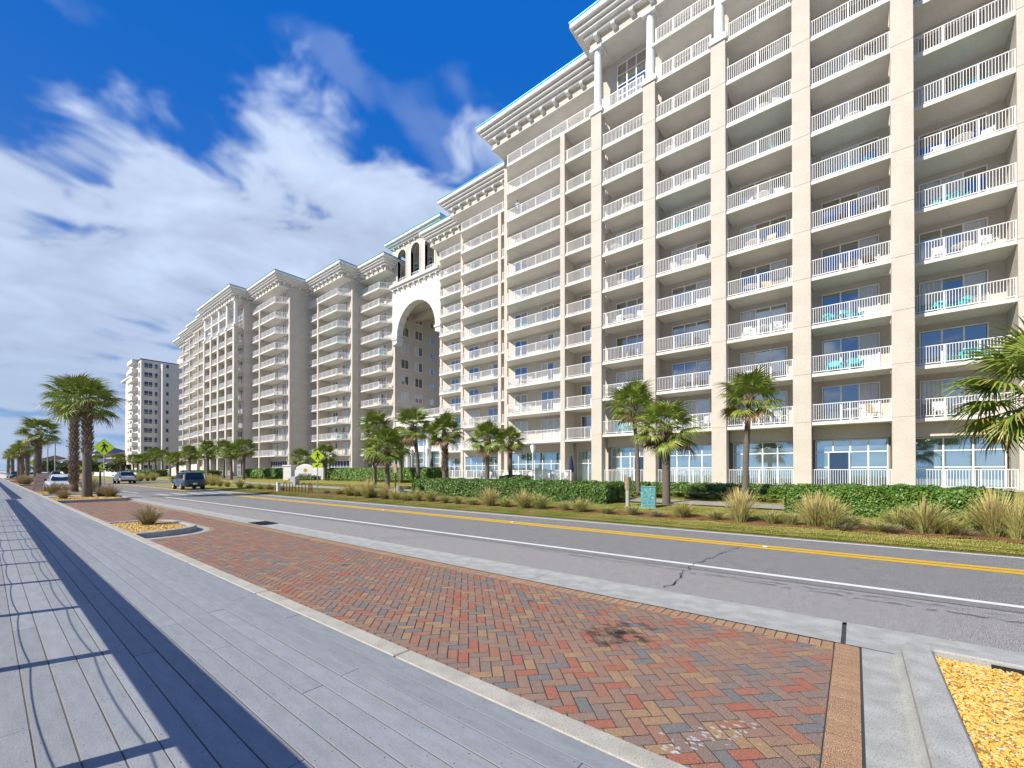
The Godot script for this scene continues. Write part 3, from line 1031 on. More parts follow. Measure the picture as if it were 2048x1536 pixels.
# a glazed door or window on a wall: local x along the wall, y up, +z outwards
func glazing(parent: Node, called: String, w: float, h: float, cols: int, p: Vector3, turn: float, look: int, glass: Material, rows := [1.0]) -> void:
	var key := "%s%.2f/%.2f/%d/%d" % [called, w, h, cols, rows.size()]
	var fw := 0.06
	if not meshes.has(key):
		var m := mb()
		m.box(Vector3(-w / 2 - fw, 0, 0), Vector3(-w / 2, h + fw, 0.12))
		m.box(Vector3(w / 2, 0, 0), Vector3(w / 2 + fw, h + fw, 0.12))
		m.box(Vector3(-w / 2, h, 0.001), Vector3(w / 2, h + fw, 0.119))
		m.box(Vector3(-w / 2, 0, 0.001), Vector3(w / 2, fw * 0.7, 0.119))
		for i in range(1, cols):
			var x := -w / 2 + w * i / cols
			m.box(Vector3(x - fw * 0.6, fw * 0.7, 0.01), Vector3(x + fw * 0.6, h, 0.11))
		var y := 0.0
		for r in rows.size() - 1:
			y += h * rows[r]
			m.box(Vector3(-w / 2, y - fw * 0.5, 0.012), Vector3(w / 2, y + fw * 0.5, 0.105))
		meshes[key] = m.mesh()
		var pm := mb()
		var pw := w / cols - fw
		pm.quad(Vector3(-pw / 2, 0, 0), Vector3(pw / 2, 0, 0), Vector3(pw / 2, 1, 0), Vector3(-pw / 2, 1, 0))
		meshes[key + "p"] = pm.mesh()
		var cm := mb()
		var n := 9
		for i in n:
			var x0 := -pw / 2 + pw * i / n
			var x1 := -pw / 2 + pw * (i + 1) / n
			var z0 := 0.018 if i % 2 else -0.018
			cm.quad(Vector3(x0, 0, z0), Vector3(x1, 0, -z0), Vector3(x1, 1, -z0), Vector3(x0, 1, z0))
		meshes[key + "c"] = cm.mesh()
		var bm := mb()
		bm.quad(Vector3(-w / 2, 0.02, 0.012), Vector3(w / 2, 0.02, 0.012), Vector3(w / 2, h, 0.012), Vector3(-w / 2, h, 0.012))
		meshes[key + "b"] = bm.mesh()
	var f := part(parent, called, meshes[key], M.frame, at(p, turn))
	if look >= 0: part(f, "dark_room", meshes[key + "b"], M.dark_room)
	var drop := 0.0 if rng.randf() < 0.7 else rng.randf_range(0.3, 0.65)
	for i in cols:
		var x := -w / 2 + w * (i + 0.5) / cols
		var y := 0.0
		for r in rows.size():
			var hh: float = h * rows[r] - fw * 0.6
			var clear: bool = glass == M.pane and look > 0 and ((look >> i) & 1) == 1
			part(f, "pane", meshes[key + "p"], M.pane_clear if clear else glass, at(Vector3(x, y + fw * 0.35, 0.08 + rng.randf_range(-0.0006, 0.0006)), rng.randf_range(-0.004, 0.004), Vector3(1, hh, 1)))
			y += h * rows[r]
		if look > 0 and (look >> i) & 1:
			part(f, "curtain", meshes[key + "c"], M.curtain if (look & 8) == 0 else M.blind, at(Vector3(x, h * drop + 0.03, 0.045), 0, Vector3(1, h * (1.0 - drop) - 0.05, 1)))

func look() -> int:   # which panels show a curtain
	var r := rng.randf()
	if r < 0.30: return 0
	if r < 0.50: return 1
	if r < 0.66: return 4
	if r < 0.80: return 5
	if r < 0.92: return 3
	return 7 + 8 * int(rng.randf() < 0.3)

func slab(parent: Node, pts: Array, k: int) -> void:   # a balcony floor from (s, t) points
	var key := "slab%s%s" % [mirrored, str(pts)]
	if not meshes.has(key):
		var m := mb()
		var poly := PackedVector2Array()
		for q: Array in pts: poly.append(Vector2(S(q[0]), q[1]))
		m.prism(poly, func(x: float, y: float, d: float) -> Vector3: return P(x, y, d), -0.13, 0.07)
		meshes[key] = m.mesh()
	part(parent, "balcony_slab", meshes[key], M.slab, at(Vector3(0, fy(k), 0)))

func cornice(parent: Node, s0: float, s1: float, t0: float, t1: float, y0: float, lift: float, both := false) -> void:
	# beam, trim, brackets and three stepped mouldings; s1 is the free end
	part(parent, "beam", bx(s0 + 0.003, s1, t0, t1, y0, y0 + 0.78 + lift), M.wall)
	part(parent, "moulding", bx(s0, s1 + 0.05, t0 - 0.05, t1, y0 - 0.05, y0 + 0.08), M.trim)
	var steps := [[0.42, 0.72, 1.02], [0.74, 1.03, 1.30], [0.98, 1.31, 1.60], [1.25, 1.61, 2.10]]
	for q: Array in steps:
		var o: float = q[0]
		var m := mb()
		var a := y0 + float(q[1]) + lift
		var b := y0 + float(q[2]) + lift
		m.cbox(P(maxf(S(s0), S(s1)) + (o if not mirrored or both else 0.0), t1, a), P(minf(S(s0), S(s1)) - (o if mirrored or both else 0.0), t0 - o, b), 0.06)
		part(parent, "moulding", m.mesh(), M.trim)
	if true:
		part(parent, "roof_edge", bx(s0 - (1.28 if both else 0.0), s1 + 1.28, t0 - 1.28, t1, y0 + 2.105 + lift, y0 + 2.2 + lift), M.teal_roof)
	var bk := mb()
	bk.box(Vector3(-0.16, -0.20, -0.3), Vector3(0.16, 0.16, 0.34))
	bk.cyl(Vector3(-0.16, -0.02, 0.34), Vector3(0.16, -0.02, 0.34), 0.18, 0.18, 12)
	var key := "bracket"
	if not meshes.has(key): meshes[key] = bk.mesh()
	var n := int((s1 - s0) / 1.45)
	for i in n:
		part(parent, "bracket", meshes[key], M.column_white, at(Q(s0 + (s1 - s0) * (i + 0.5) / n, t0 - 0.06, y0 + 0.56)))
	for i in 3:   # on the free end
		part(parent, "bracket", meshes[key], M.column_white, at(Q(s1 + 0.06, t0 + 0.8 + i * 1.45, y0 + 0.56), PI / 2 if mirrored else -PI / 2))

func hip_roof(parent: Node, s0: float, s1: float, t0: float, t1: float, y: float) -> void:
	var m := mb()
	var a := [P(S(s0), t0, y), P(S(s1), t0, y), P(S(s1), t1, y), P(S(s0), t1, y)]
	var up := 2.6
	var r0 := P(S(lerpf(s0, s1, 0.4)), lerpf(t0, t1, 0.5), y + up)
	var r1 := P(S(lerpf(s0, s1, 0.6)), lerpf(t0, t1, 0.5), y + up)
	m.quad(a[0], a[1], r1, r0); m.tri(a[1], a[2], r1); m.quad(a[2], a[3], r0, r1); m.tri(a[3], a[0], r0)
	# standing seams
	var n := int((s1 - s0) / 0.6)
	for i in n:
		var f := (i + 0.5) / n
		var lo := P(S(lerpf(s0, s1, f)), t0, y + 0.02)
		var hi := P(S(lerpf(lerpf(s0, s1, 0.4), lerpf(s0, s1, 0.6), f)), lerpf(t0, t1, 0.5), y + up + 0.02)
		m.cyl(lo, hi, 0.03, 0.03, 4, false)
	for i in 10:
		var f := (i + 0.5) / 10.0
		m.cyl(P(S(s1), lerpf(t0, t1, f), y + 0.02), r1 + Vector3(0, 0.02, 0), 0.03, 0.03, 4, false)
	part(parent, "roof", m.mesh(), M.teal_roof)

func round_column(parent: Node, s: float, t: float, y0: float, y1: float, r: float) -> void:
	var c := Q(s, t)
	var m := mb()
	m.cbox(c + Vector3(-r - 0.12, y0, -r - 0.12), c + Vector3(r + 0.12, y0 + 0.18, r + 0.12), 0.02)
	var prof := [[0.18, r + 0.06], [0.26, r + 0.06], [0.3, r], [1.6, r * 1.0], [y1 - y0 - 0.55, r * 0.9], [y1 - y0 - 0.42, r + 0.02], [y1 - y0 - 0.25, r + 0.14]]
	var pts := []
	var rad := []
	for q: Array in prof:
		pts.append(c + Vector3(0, y0 + q[0], 0)); rad.append(q[1])
	m.tube(pts, rad, 20, false)
	m.cbox(c + Vector3(-r - 0.2, y1 - 0.25, -r - 0.2), c + Vector3(r + 0.2, y1, r + 0.2), 0.02)
	part(parent, "round_column", m.mesh(), M.column_white)

func square_column(parent: Node, s: float, w: float, t0: float, t1: float, top: float) -> void:   # stacked storey lifts with fine joints
	var m := mb()
	var y := BASE - 0.5
	var k := 1
	while y < top - 0.05:
		var e := minf(fy(k) + 0.05, top)
		var lo := P(maxf(S(s - w / 2), S(s + w / 2)), t1, y + 0.006)
		var hi := P(minf(S(s - w / 2), S(s + w / 2)), t0, e - 0.006)
		m.cbox(lo, hi, 0.012)
		y = e
		k += 1
	m.st(S(s - w / 2 + 0.02), S(s + w / 2 - 0.02), t0 + 0.02, t1 - 0.02, BASE - 0.5, top - 0.02)
	part(parent, "column", m.mesh(), M.wall)

func condominiums() -> void:
	for wing in 2:
		mirrored = wing == 1
		var b := thing("condominium", ["cream condominium with tall square columns and white balconies behind the hedges", "cream condominium with brown shaded end walls and teal roof beyond the arch"][wing], "building", "condominium wings")
		one_wing(b)
	mirrored = false

func one_wing(b: Node3D) -> void:
	# main masses
	for q: Array in [[-2.6, 17.3, 33.4], [17.3, 29.95, 36.4], [29.95, 42.55, 41.95], [42.55, 50.7, 45.3]]:
		part(b, "wall", bx(q[0] + 0.002, q[1], q[2], 62.0 + q[0] * 0.01, -0.2, BEAM + 0.3 + q[0] * 0.001), M.wall)
	part(b, "terrace", bx(-12, 50.6, 31.0, 46.0, -0.2, BASE), M.concrete_warm)
	# --- section A: five columns, four bays, round columns above
	var cols := [16.41, 12.0, 7.19, 2.5, -2.07]
	for s: float in cols:
		square_column(b, s, 0.93, 31.3, 32.0, fy(10) + 0.1)
		part(b, "column_cap", bx(s - 0.56, s + 0.56, 31.2, 32.1, fy(10) + 0.1, fy(10) + 0.42), M.trim)
		round_column(b, s, 31.72, fy(10) + 0.42, BEAM, 0.34)
		if s < 16.0: part(b, "party_wall", bx(s - 0.1, s + 0.1, 32.0, 33.4, BASE, fy(10)), M.wall)
	for i in 4:
		var s1: float = cols[i] - 0.465
		var s0: float = cols[i + 1] + 0.465
		var c := (s0 + s1) / 2
		var w := s1 - s0
		for k in range(1, 12):
			if k == 11 and i == 0: continue
			slab(b, [[s0 - (0.3 if k > 9 else 0.0), 31.4], [s1 + (0.3 if k > 9 else 0.0), 31.4], [s1, 33.4], [s0, 33.4]], k)
			rail(b, Q(s0 if not mirrored else s1, 31.5, fy(k) + 0.07), Q(s1 if not mirrored else s0, 31.5, fy(k) + 0.07))
			if k < 10 or (k == 11) or i > 0:
				glazing(b, "sliding_door", 2.66, 2.3, 3, Q(c, 33.4, fy(k) + 0.07), 0, look(), M.pane)
		if i == 0:
			glazing(b, "tall_window", 2.4, 4.3, 3, Q(c, 33.4, fy(10) + 0.6), 0, 0, M.pane, [0.2, 0.2, 0.2, 0.2, 0.2])
		# ground floor
		part(b, "lintel", bx(s0, s1, 32.4, 33.4, 3.72, fy(1) - 0.13), M.wall)
		glazing(b, "shop_window", w - 0.3, 2.85, 4, Q(c, 33.0, BASE), 0, -1, M.shop_glass, [0.42, 0.33, 0.25])
		part(b, "shop_backing", bx(s0, s1, 32.95, 33.4, BASE, 3.72), M.dark_room)
		rail(b, Q(s0 if not mirrored else s1, 31.6, BASE), Q(s1 if not mirrored else s0, 31.6, BASE))
		if i == 3 or i == 0:
			glazing(b, "door", 0.95, 2.1, 1, Q(c + (0.55 if i == 3 else -0.9), 32.85, BASE), 0, -1, M.dark_glass)
	part(b, "end_wall", bx(16.97, 17.33, 32.9, 36.39, BASE - 0.5, BEAM), M.wall_side)
	for k in range(1, 11):   # side balconies at the corner
		var a := Q(16.75, 32.0, fy(k) + 0.07)
		var e := Q(16.75, 32.9, fy(k) + 0.07)
		slab(b, [[16.3, 31.95], [16.97, 31.95], [16.97, 33.4], [16.3, 33.4]], k)
		rail(b, e if not mirrored else a, a if not mirrored else e)
	cornice(b, -2.6, 16.95, 31.3, 62.0, BEAM, 0.012)
	hip_roof(b, -2.0, 16.4, 32.0, 55.0, BEAM + 2.22)
	# --- the set-back bay beyond the last column
	for q: Array in [[-2.54, -6.45]]:
		var c: float = (q[0] + q[1]) / 2
		part(b, "wall", bx(-7.05, -2.61, 34.9, 61.5, -0.2, BEAM + 0.2), M.wall)
		square_column(b, -6.75, 0.6, 32.7, 35.0, BEAM)
		for k in range(1, 12):
			slab(b, [[q[1], 32.8], [q[0], 32.8], [q[0], 34.9], [q[1], 34.9]], k)
			rail(b, Q(q[1] if not mirrored else q[0], 32.9, fy(k) + 0.07), Q(q[0] if not mirrored else q[1], 32.9, fy(k) + 0.07))
			glazing(b, "sliding_door", 2.66, 2.3, 3, Q(c + 0.1, 34.9, fy(k) + 0.07), 0, look(), M.pane)
		part(b, "lintel", bx(q[1], q[0], 33.6, 34.9, 3.72, fy(1) - 0.13), M.wall)
		glazing(b, "shop_window", 3.5, 2.85, 3, Q(c, 34.3, BASE), 0, -1, M.shop_glass, [0.42, 0.33, 0.25])
		rail(b, Q(q[1] if not mirrored else q[0], 32.9, BASE), Q(q[0] if not mirrored else q[1], 32.9, BASE))
		if mirrored:   # stepped wings that show beyond the colonnade
			for st: Array in [[-7.06, -16.5, 32.9], [-16.5, -26.0, 33.5], [-26.0, -35.0, 34.3]]:
				part(b, "wall", bx(st[1], st[0] - 0.05, st[2] + 2.0, 60, -0.2, BEAM + 0.1), M.wall)
				square_column(b, (st[0] + st[1]) / 2 - 0.5, 0.45, st[2], st[2] + 0.4, BEAM)
				for k in range(1, 12):
					slab(b, [[st[1], st[2] + 0.05], [st[0], st[2] + 0.05], [st[0], st[2] + 2.0], [st[1], st[2] + 2.0]], k)
					rail(b, Q(st[0], st[2] + 0.1, fy(k) + 0.07), Q(st[1], st[2] + 0.1, fy(k) + 0.07))
	cornice(b, -6.9, -2.6, 32.5, 61.0, BEAM - 0.02, -0.008, mirrored)
	if mirrored:
		for e: Array in [[-16.5, -7.0, 32.9], [-26.0, -16.55, 33.5], [-35.0, -26.05, 34.3]]:
			cornice(b, e[0], e[1], e[2], 60.5 + e[0] * 0.02, BEAM - 0.04, -0.016 + e[0] * 0.0011, true)
		var od := thing("roof_dormer", "round teal dormer vent on the far roof edge", "dormer", "", P(110.5, 36.0, BEAM + 2.2))
		var dm := mb()
		var pts := []
		var rad := []
		for k in 13:
			var a := PI * k / 12.0
			pts.append(Vector3(cos(a) * 0.9, 0.6 + sin(a) * 1.1, 1.6)); rad.append(0.16)
		dm.tube(pts, rad, 8)
		part(od, "rim", dm.mesh(), M.teal_roof)
		var dv := mb()
		for k in 12:
			var a := PI * k / 12.0
			var a2 := PI * (k + 1) / 12.0
			dv.quad(Vector3(cos(a) * 0.9, 0.6 + sin(a) * 1.1, 1.6), Vector3(cos(a2) * 0.9, 0.6 + sin(a2) * 1.1, 1.6), Vector3(cos(a2) * 0.9, 0.6 + sin(a2) * 1.1, -4.0), Vector3(cos(a) * 0.9, 0.6 + sin(a) * 1.1, -4.0))
		part(od, "vault", dv.mesh(), M.teal_roof)
		part(od, "face", mb_box(-0.85, 0.85, -1.5, -1.45, -0.3, 1.3), M.teal_roof)
	# --- sections B, C, D: wide balconies with a cut corner at the free end
	var sec := [
		{"a": 17.36, "c": 21.5, "f": 28.4, "e": 29.95, "t": 34.3, "b": 36.4, "doors": [[19.6, 2.0, 2], [24.2, 2.2, 3], [28.05, 1.6, 2]]},
		{"a": 30.05, "c": 34.1, "f": 41.0, "e": 42.55, "t": 39.85, "b": 41.95, "doors": [[32.0, 1.7, 2], [36.95, 1.7, 2], [40.45, 1.8, 2]]},
		{"a": 42.65, "c": 0.0, "f": 49.1, "e": 50.7, "t": 43.2, "b": 45.3, "doors": [[47.3, 2.4, 3]]}]
	var lift := 0.02
	for d: Dictionary in sec:
		var t: float = d.t
		for k in range(1, 12):
			slab(b, [[d.a, t], [d.f, t], [d.e, d.b], [d.a, d.b]], k)
			var p0 := Q(d.a, t + 0.1, fy(k) + 0.07)
			var p1 := Q(d.f - 0.03, t + 0.1, fy(k) + 0.07)
			var p2 := Q(d.e - 0.1, d.b - 0.05, fy(k) + 0.07)
			if mirrored:
				rail(b, p2, p1); rail(b, p1, p0)
			else:
				rail(b, p0, p1); rail(b, p1, p2)
			for w: Array in d.doors:
				glazing(b, "sliding_door", w[1], 2.3, w[2], Q(w[0], d.b, fy(k) + 0.07), 0, look(), M.pane)
		if d.c > 0:
			square_column(b, d.c, 0.5, t - 0.06, t + 0.4, fy(11) - 0.13)
			part(b, "party_wall", bx(d.c - 0.1, d.c + 0.1, t + 0.4, d.b, BASE, fy(11) - 0.13), M.wall)
		# front of the end wall, ground floor
		part(b, "pilaster", bx(d.e - 0.02, d.e + 0.42, d.b - 0.16, d.b + 0.3, BASE - 0.6, BEAM - 0.06), M.wall)
		part(b, "end_wall", bx(d.e + 0.004, d.e + 0.40, d.b + 0.3, d.b + (5.5 if d.c > 0 else 16.0), BASE - 0.6, BEAM - 0.06), M.wall_side)
		var spans := [[d.a + 0.3, d.c - 0.5], [d.c + 0.5, d.e - 0.5]] if d.c > 0 else [[d.a + 0.3, d.e - 0.5]]
		for sp: Array in spans:
			part(b, "lintel", bx(sp[0] - 0.2, sp[1] + 0.2, d.b - 0.25, d.b, 3.72, fy(1) - 0.13), M.wall)
			var w: float = sp[1] - sp[0]
			glazing(b, "shop_window", w, 2.85, maxi(2, int(w / 1.05)), Q((sp[0] + sp[1]) / 2, d.b - 0.02, BASE), 0, -1, M.shop_glass if not mirrored else M.dark_glass, [0.6, 0.4])
		cornice(b, d.a - 0.35, d.e + 0.42, t, 60.0 - lift * 20, BEAM + 0.0, lift)
		hip_roof(b, d.a + 0.6, d.e - 0.4, t + 0.5, 55.0, BEAM + 2.21 + lift)
		lift += 0.013
	if mirrored:   # windows of the end wall that faces the passage
		for k in range(2, 11):
			for q: Array in [[47.2, 1.55, 1.6], [50.3, 1.6, 1.6], [53.5, 0.85, 1.1]]:
				glazing(b, "window", q[1], q[2], 2 if q[1] > 1 else 1, P(S(50.7) - 0.41, q[0], fy(k) + 0.85), PI / 2, look() if q[1] > 1 else 0, M.pane)
	balcony_furniture()

# ------------------------------------------------------------------ chairs and tables on the balconies
func chair_mesh(kind: int) -> ArrayMesh:
	var key := "chair%d" % kind
	if meshes.has(key): return meshes[key]
	var m := mb()
	if kind == 0:   # upright slatted chair
		for sx: float in [-0.24, 0.24]:
			m.box(Vector3(sx - 0.02, 0, 0.2), Vector3(sx + 0.02, 0.62, 0.24))
			m.box(Vector3(sx - 0.02, 0, -0.26), Vector3(sx + 0.02, 1.0, -0.22))
			m.box(Vector3(sx - 0.03, 0.62, -0.24), Vector3(sx + 0.03, 0.65, 0.28))
		for i in 5: m.box(Vector3(-0.24, 0.42, -0.2 + i * 0.09), Vector3(0.24, 0.44, -0.13 + i * 0.09))
		for i in 5: m.box(Vector3(-0.24, 0.52 + i * 0.1, -0.25), Vector3(0.24, 0.59 + i * 0.1, -0.23))
	elif kind == 1:   # low reclined chair with a fan back
		for i in 6:
			var x := -0.25 + i * 0.1
			var h := 0.92 - 0.9 * absf(x) * absf(x) * 2.0
			m.hexa([Vector3(x - 0.045, 0.3, -0.12), Vector3(x + 0.045, 0.3, -0.12), Vector3(x + 0.045, 0.3, -0.15), Vector3(x - 0.045, 0.3, -0.15), Vector3(x * 1.2 - 0.045, h, -0.42), Vector3(x * 1.2 + 0.045, h, -0.42), Vector3(x * 1.2 + 0.045, h, -0.45), Vector3(x * 1.2 - 0.045, h, -0.45)])
		for i in 6: m.box(Vector3(-0.28, 0.3 + i * 0.02, -0.15 + i * 0.09), Vector3(0.28, 0.325 + i * 0.02, -0.07 + i * 0.09))
		for sx: float in [-0.34, 0.34]:
			m.box(Vector3(sx - 0.06, 0.55, -0.35), Vector3(sx + 0.06, 0.58, 0.42))
			m.box(Vector3(sx - 0.03, 0, 0.28), Vector3(sx + 0.03, 0.55, 0.36))
			m.box(Vector3(sx - 0.03, 0, -0.4), Vector3(sx + 0.03, 0.55, -0.34))
	elif kind == 2:   # tubular chair with a sling
		for sx: float in [-0.27, 0.27]:
			m.tube([Vector3(sx, 0, 0.25), Vector3(sx, 0.6, 0.28), Vector3(sx, 0.63, -0.2), Vector3(sx, 0.98, -0.32)], [0.016, 0.016, 0.016, 0.016], 6)
			m.tube([Vector3(sx, 0, -0.28), Vector3(sx, 0.4, -0.18), Vector3(sx, 0.44, 0.26)], [0.016, 0.016, 0.016], 6)
		m.quad(Vector3(-0.27, 0.44, 0.26), Vector3(0.27, 0.44, 0.26), Vector3(0.27, 0.41, -0.18), Vector3(-0.27, 0.41, -0.18))
		m.quad(Vector3(-0.27, 0.45, -0.19), Vector3(0.27, 0.45, -0.19), Vector3(0.27, 0.98, -0.32), Vector3(-0.27, 0.98, -0.32))
	else:   # round table
		m.cyl(Vector3(0, 0.69, 0), Vector3(0, 0.72, 0), 0.45, 0.45, 18)
		m.cyl(Vector3(0, 0.0, 0), Vector3(0, 0.69, 0), 0.035, 0.035, 8)
		for i in 4:
			var a := TAU * i / 4
			m.cyl(Vector3(0, 0.12, 0), Vector3(cos(a) * 0.32, 0.01, sin(a) * 0.32), 0.02, 0.02, 6)
	meshes[key] = m.mesh()
	return meshes[key]

func balcony_furniture() -> void:
	var floors := ["", "first", "second", "third", "fourth", "fifth", "sixth", "seventh", "eighth", "ninth", "tenth", "eleventh"]
	var bays := [[-4.5, 33.7, "set-back bay past the last column"], [0.2, 32.3, "bay above the white door"], [4.85, 32.3, "second colonnade bay"], [9.6, 32.3, "middle colonnade bay"], [14.2, 32.3, "colonnade bay under the tall window"], [26.0, 35.2, "wide cut-corner bay by the colonnade"], [38.5, 40.8, "recessed cut-corner bay"], [47.2, 44.2, "cut-corner bay beside the arch"]]
	var kinds := [["chair", "white slatted", "chair_white", 0], ["chair", "teal low reclined", "chair_teal", 1], ["chair", "dark metal", "chair_dark", 2], ["chair", "tan sling", "chair_tan", 2], ["table", "white round", "chair_white", 3]]
	for i in bays.size():
		for k in range(1, 12):
			if k > 8 and i < 5: continue
			if mirrored and i < 5: continue
			if rng.randf() < (0.12 if i < 5 else 0.35): continue
			var bay: Array = bays[i]
			var pick := rng.randf()
			var teal := k in [2, 3] and (i in [0, 1]) or pick < 0.10
			var set := [1, 1] if teal else ([0, 4, 0] if pick < 0.5 else ([2, 2] if pick < 0.75 else [3, 4]))
			var x := -1.1 if set.size() == 3 else rng.randf_range(-1.2, 0.2)
			if i >= 5 : x = rng.randf_range(-0.2, 0.9)
			for w: int in set:
				var kd: Array = kinds[w]
				var p := Q(bay[0] + x, bay[1] + rng.randf_range(-0.15, 0.2), fy(k) + 0.07)
				one("balcony_" + str(kd[0]), chair_mesh(kd[3]), M[kd[2]], "%s %s, %s floor balcony, %s%s" % [kd[1], kd[0], floors[k], bay[2], " beyond the arch" if mirrored else ""], kd[0], "furniture on the condominium balconies", p, rng.randf_range(-0.9, 0.9))
				x += 0.95

# ------------------------------------------------------------------ the bridge with the great arch between the wings
func arch_tower() -> void:
	var b := thing("arch_tower", "tall white arch with radiating blocks and a three-arched loggia between the two wings", "tower")
	var c := 57.0
	var cy := 25.2
	var r := 5.0
	var hw := 6.28
	var top := 7.75
	var to3 := func(x: float, y: float, d: float) -> Vector3: return P(c - x, d, cy + y)
	# arch blocks
	var edge := func(a: float) -> Vector2:
		var k := minf(hw / maxf(absf(cos(a)), 0.0001), top / maxf(sin(a), 0.0001))
		return Vector2(cos(a), sin(a)) * k
	var corner := atan2(top, hw)
	var marks := [0.0, 0.21, 0.45, 0.72, 1.0, 1.25, 1.46, PI - 1.46, PI - 1.25, PI - 1.0, PI - 0.72, PI - 0.45, PI - 0.21, PI]
	for i in marks.size() - 1:
		var a0: float = marks[i] + 0.006
		var a1: float = marks[i + 1] - 0.006
		var poly := PackedVector2Array()
		for k in 5: poly.append(Vector2(cos(lerpf(a0, a1, k / 4.0)), sin(lerpf(a0, a1, k / 4.0))) * r)
		poly.append(edge.call(a1))
		if a1 > corner and a0 < corner: poly.append(Vector2(hw, top))
		if a1 > PI - corner and a0 < PI - corner: poly.append(Vector2(-hw, top))
		poly.append(edge.call(a0))
		var m := mb()
		m.prism(poly, to3, 44.9, 46.15)
		part(b, "arch_block", m.mesh(), M.trim)
	var core := mb()   # joints between the blocks
	var cp := PackedVector2Array()
	for k in 33: cp.append(Vector2(cos(PI * k / 32.0), sin(PI * k / 32.0)) * (r + 0.06))
	cp.append(Vector2(-hw + 0.05, 0)); cp.append(Vector2(-hw + 0.05, top - 0.05)); cp.append(Vector2(hw - 0.05, top - 0.05)); cp.append(Vector2(hw - 0.05, 0))
	core.prism(cp, to3, 44.97, 46.1)
	part(b, "arch_core", core.mesh(), M.wall_side)
	for sx: float in [-1.0, 1.0]:
		var m := mb()
		m.prism(PackedVector2Array([Vector2(sx * r, -1.15), Vector2(sx * hw, -1.5), Vector2(sx * hw, -0.02), Vector2(sx * r, -0.02)]), to3, 44.9, 46.15)
		m.prism(PackedVector2Array([Vector2(sx * (r - 0.14), -0.55), Vector2(sx * (hw + 0.02), -0.55), Vector2(sx * (hw + 0.02), -0.2), Vector2(sx * (r - 0.14), -0.2)]), to3, 44.75, 46.2)
		part(b, "arch_foot", m.mesh(), M.trim)
	part(b, "bridge_floor", mb_box(50.75, 63.25, 46.2, 57.0, 30.35, 32.9), M.wall)
	part(b, "ceiling_beam", mb_box(50.75, 63.25, 49.0, 50.2, 29.3, 30.3), M.wall)
	# cornice below the loggia
	for q: Array in [[44.55, 33.3, 33.62], [44.25, 33.63, 34.1]]:
		part(b, "moulding", mb_box(50.72, 63.28, q[0], 46.4, q[1], q[2]), M.trim)
	part(b, "frieze", mb_box(50.74, 63.26, 44.84, 46.2, 32.96, 33.29), M.wall)
	var bk: Mesh = meshes["bracket"]
	for i in 9: part(b, "bracket", bk, M.column_white, at(P(51.4 + i * 1.4, 44.9, 33.08), 0, Vector3(0.9, 0.9, 0.9)))
	# loggia wall with three arched openings
	var y0 := 34.1
	var y1 := 40.6
	var mids := [60.6, 56.95, 53.3]
	var nr := 1.16
	var spring := 38.7
	var to4 := func(x: float, y: float, d: float) -> Vector3: return P(x, d, y)
	var lw := mb()
	var bounds := [63.25, (mids[0] + mids[1]) / 2, (mids[1] + mids[2]) / 2, 50.75]
	for i in 3:
		var mid: float = mids[i]
		var hi_s: float = bounds[i]
		var lo_s: float = bounds[i + 1]
		lw.st(mid + nr, hi_s, 44.9, 45.6, y0, spring)
		lw.st(lo_s, mid - nr, 44.9, 45.6, y0, spring)
		var poly := PackedVector2Array([Vector2(lo_s, y1), Vector2(lo_s, spring), Vector2(mid - nr, spring)])
		for k in range(1, 17):
			var a := PI - PI * k / 16.0
			poly.append(Vector2(mid + nr * cos(a), spring + nr * sin(a)))
		poly.append(Vector2(hi_s, spring)); poly.append(Vector2(hi_s, y1))
		lw.prism(poly, to4, 44.9, 45.6)
		# raised surround
		var sm := mb()
		var ring := PackedVector2Array([Vector2(mid - nr - 0.2, y0 + 0.05)])
		for k in 17:
			var a := PI - PI * k / 16.0
			ring.append(Vector2(mid + (nr + 0.2) * cos(a), spring + (nr + 0.2) * sin(a)))
		ring.append(Vector2(mid + nr + 0.2, y0 + 0.05)); ring.append(Vector2(mid + nr, y0 + 0.05))
		for k in 17:
			var a := PI * k / 16.0
			ring.append(Vector2(mid + nr * cos(a), spring + nr * sin(a)))
		ring.append(Vector2(mid - nr, y0 + 0.05))
		sm.prism(ring, to4, 44.82, 45.4)
		part(b, "surround", sm.mesh(), M.trim)
		rail(b, P(mid - nr, 45.1, y0), P(mid + nr, 45.1, y0))
		# arched window on the back wall of the loggia
		var wn := mb()
		var glass := PackedVector2Array([Vector2(mid - 0.8, y0 + 0.1)])
		for k in 13:
			var a := PI - PI * k / 12.0
			glass.append(Vector2(mid + 0.8 * cos(a), spring - 0.9 + 0.8 * sin(a)))
		glass.append(Vector2(mid + 0.8, y0 + 0.1))
		wn.prism(glass, to4, 47.94, 47.99)
		var wnode := part(b, "arched_window", wn.mesh(), M.dark_glass)
		var fm := mb()
		for k in 3: fm.st(mid - 0.8 + k * 0.8 - 0.04, mid - 0.8 + k * 0.8 + 0.04, 47.88, 47.96, y0 + 0.1, spring - 0.9)
		for k in 4: fm.st(mid - 0.84, mid + 0.84, 47.89, 47.955, y0 + 0.1 + k * 1.2, y0 + 0.17 + k * 1.2)
		for k in 5:
			var a := PI * (k + 0.0) / 4.0
			fm.cyl(P(mid, 47.92, spring - 0.9), P(mid + 0.8 * cos(a), 47.92, spring - 0.9 + 0.8 * sin(a)), 0.035, 0.035, 5)
		var pts := []
		var rad := []
		for k in 17:
			var a := PI * k / 16.0
			pts.append(P(mid + 0.86 * cos(a), 47.93, spring - 0.9 + 0.86 * sin(a))); rad.append(0.09)
		fm.tube(pts, rad, 6)
		part(wnode, "frame", fm.mesh(), M.frame)
	part(b, "loggia_wall", lw.mesh(), M.wall)
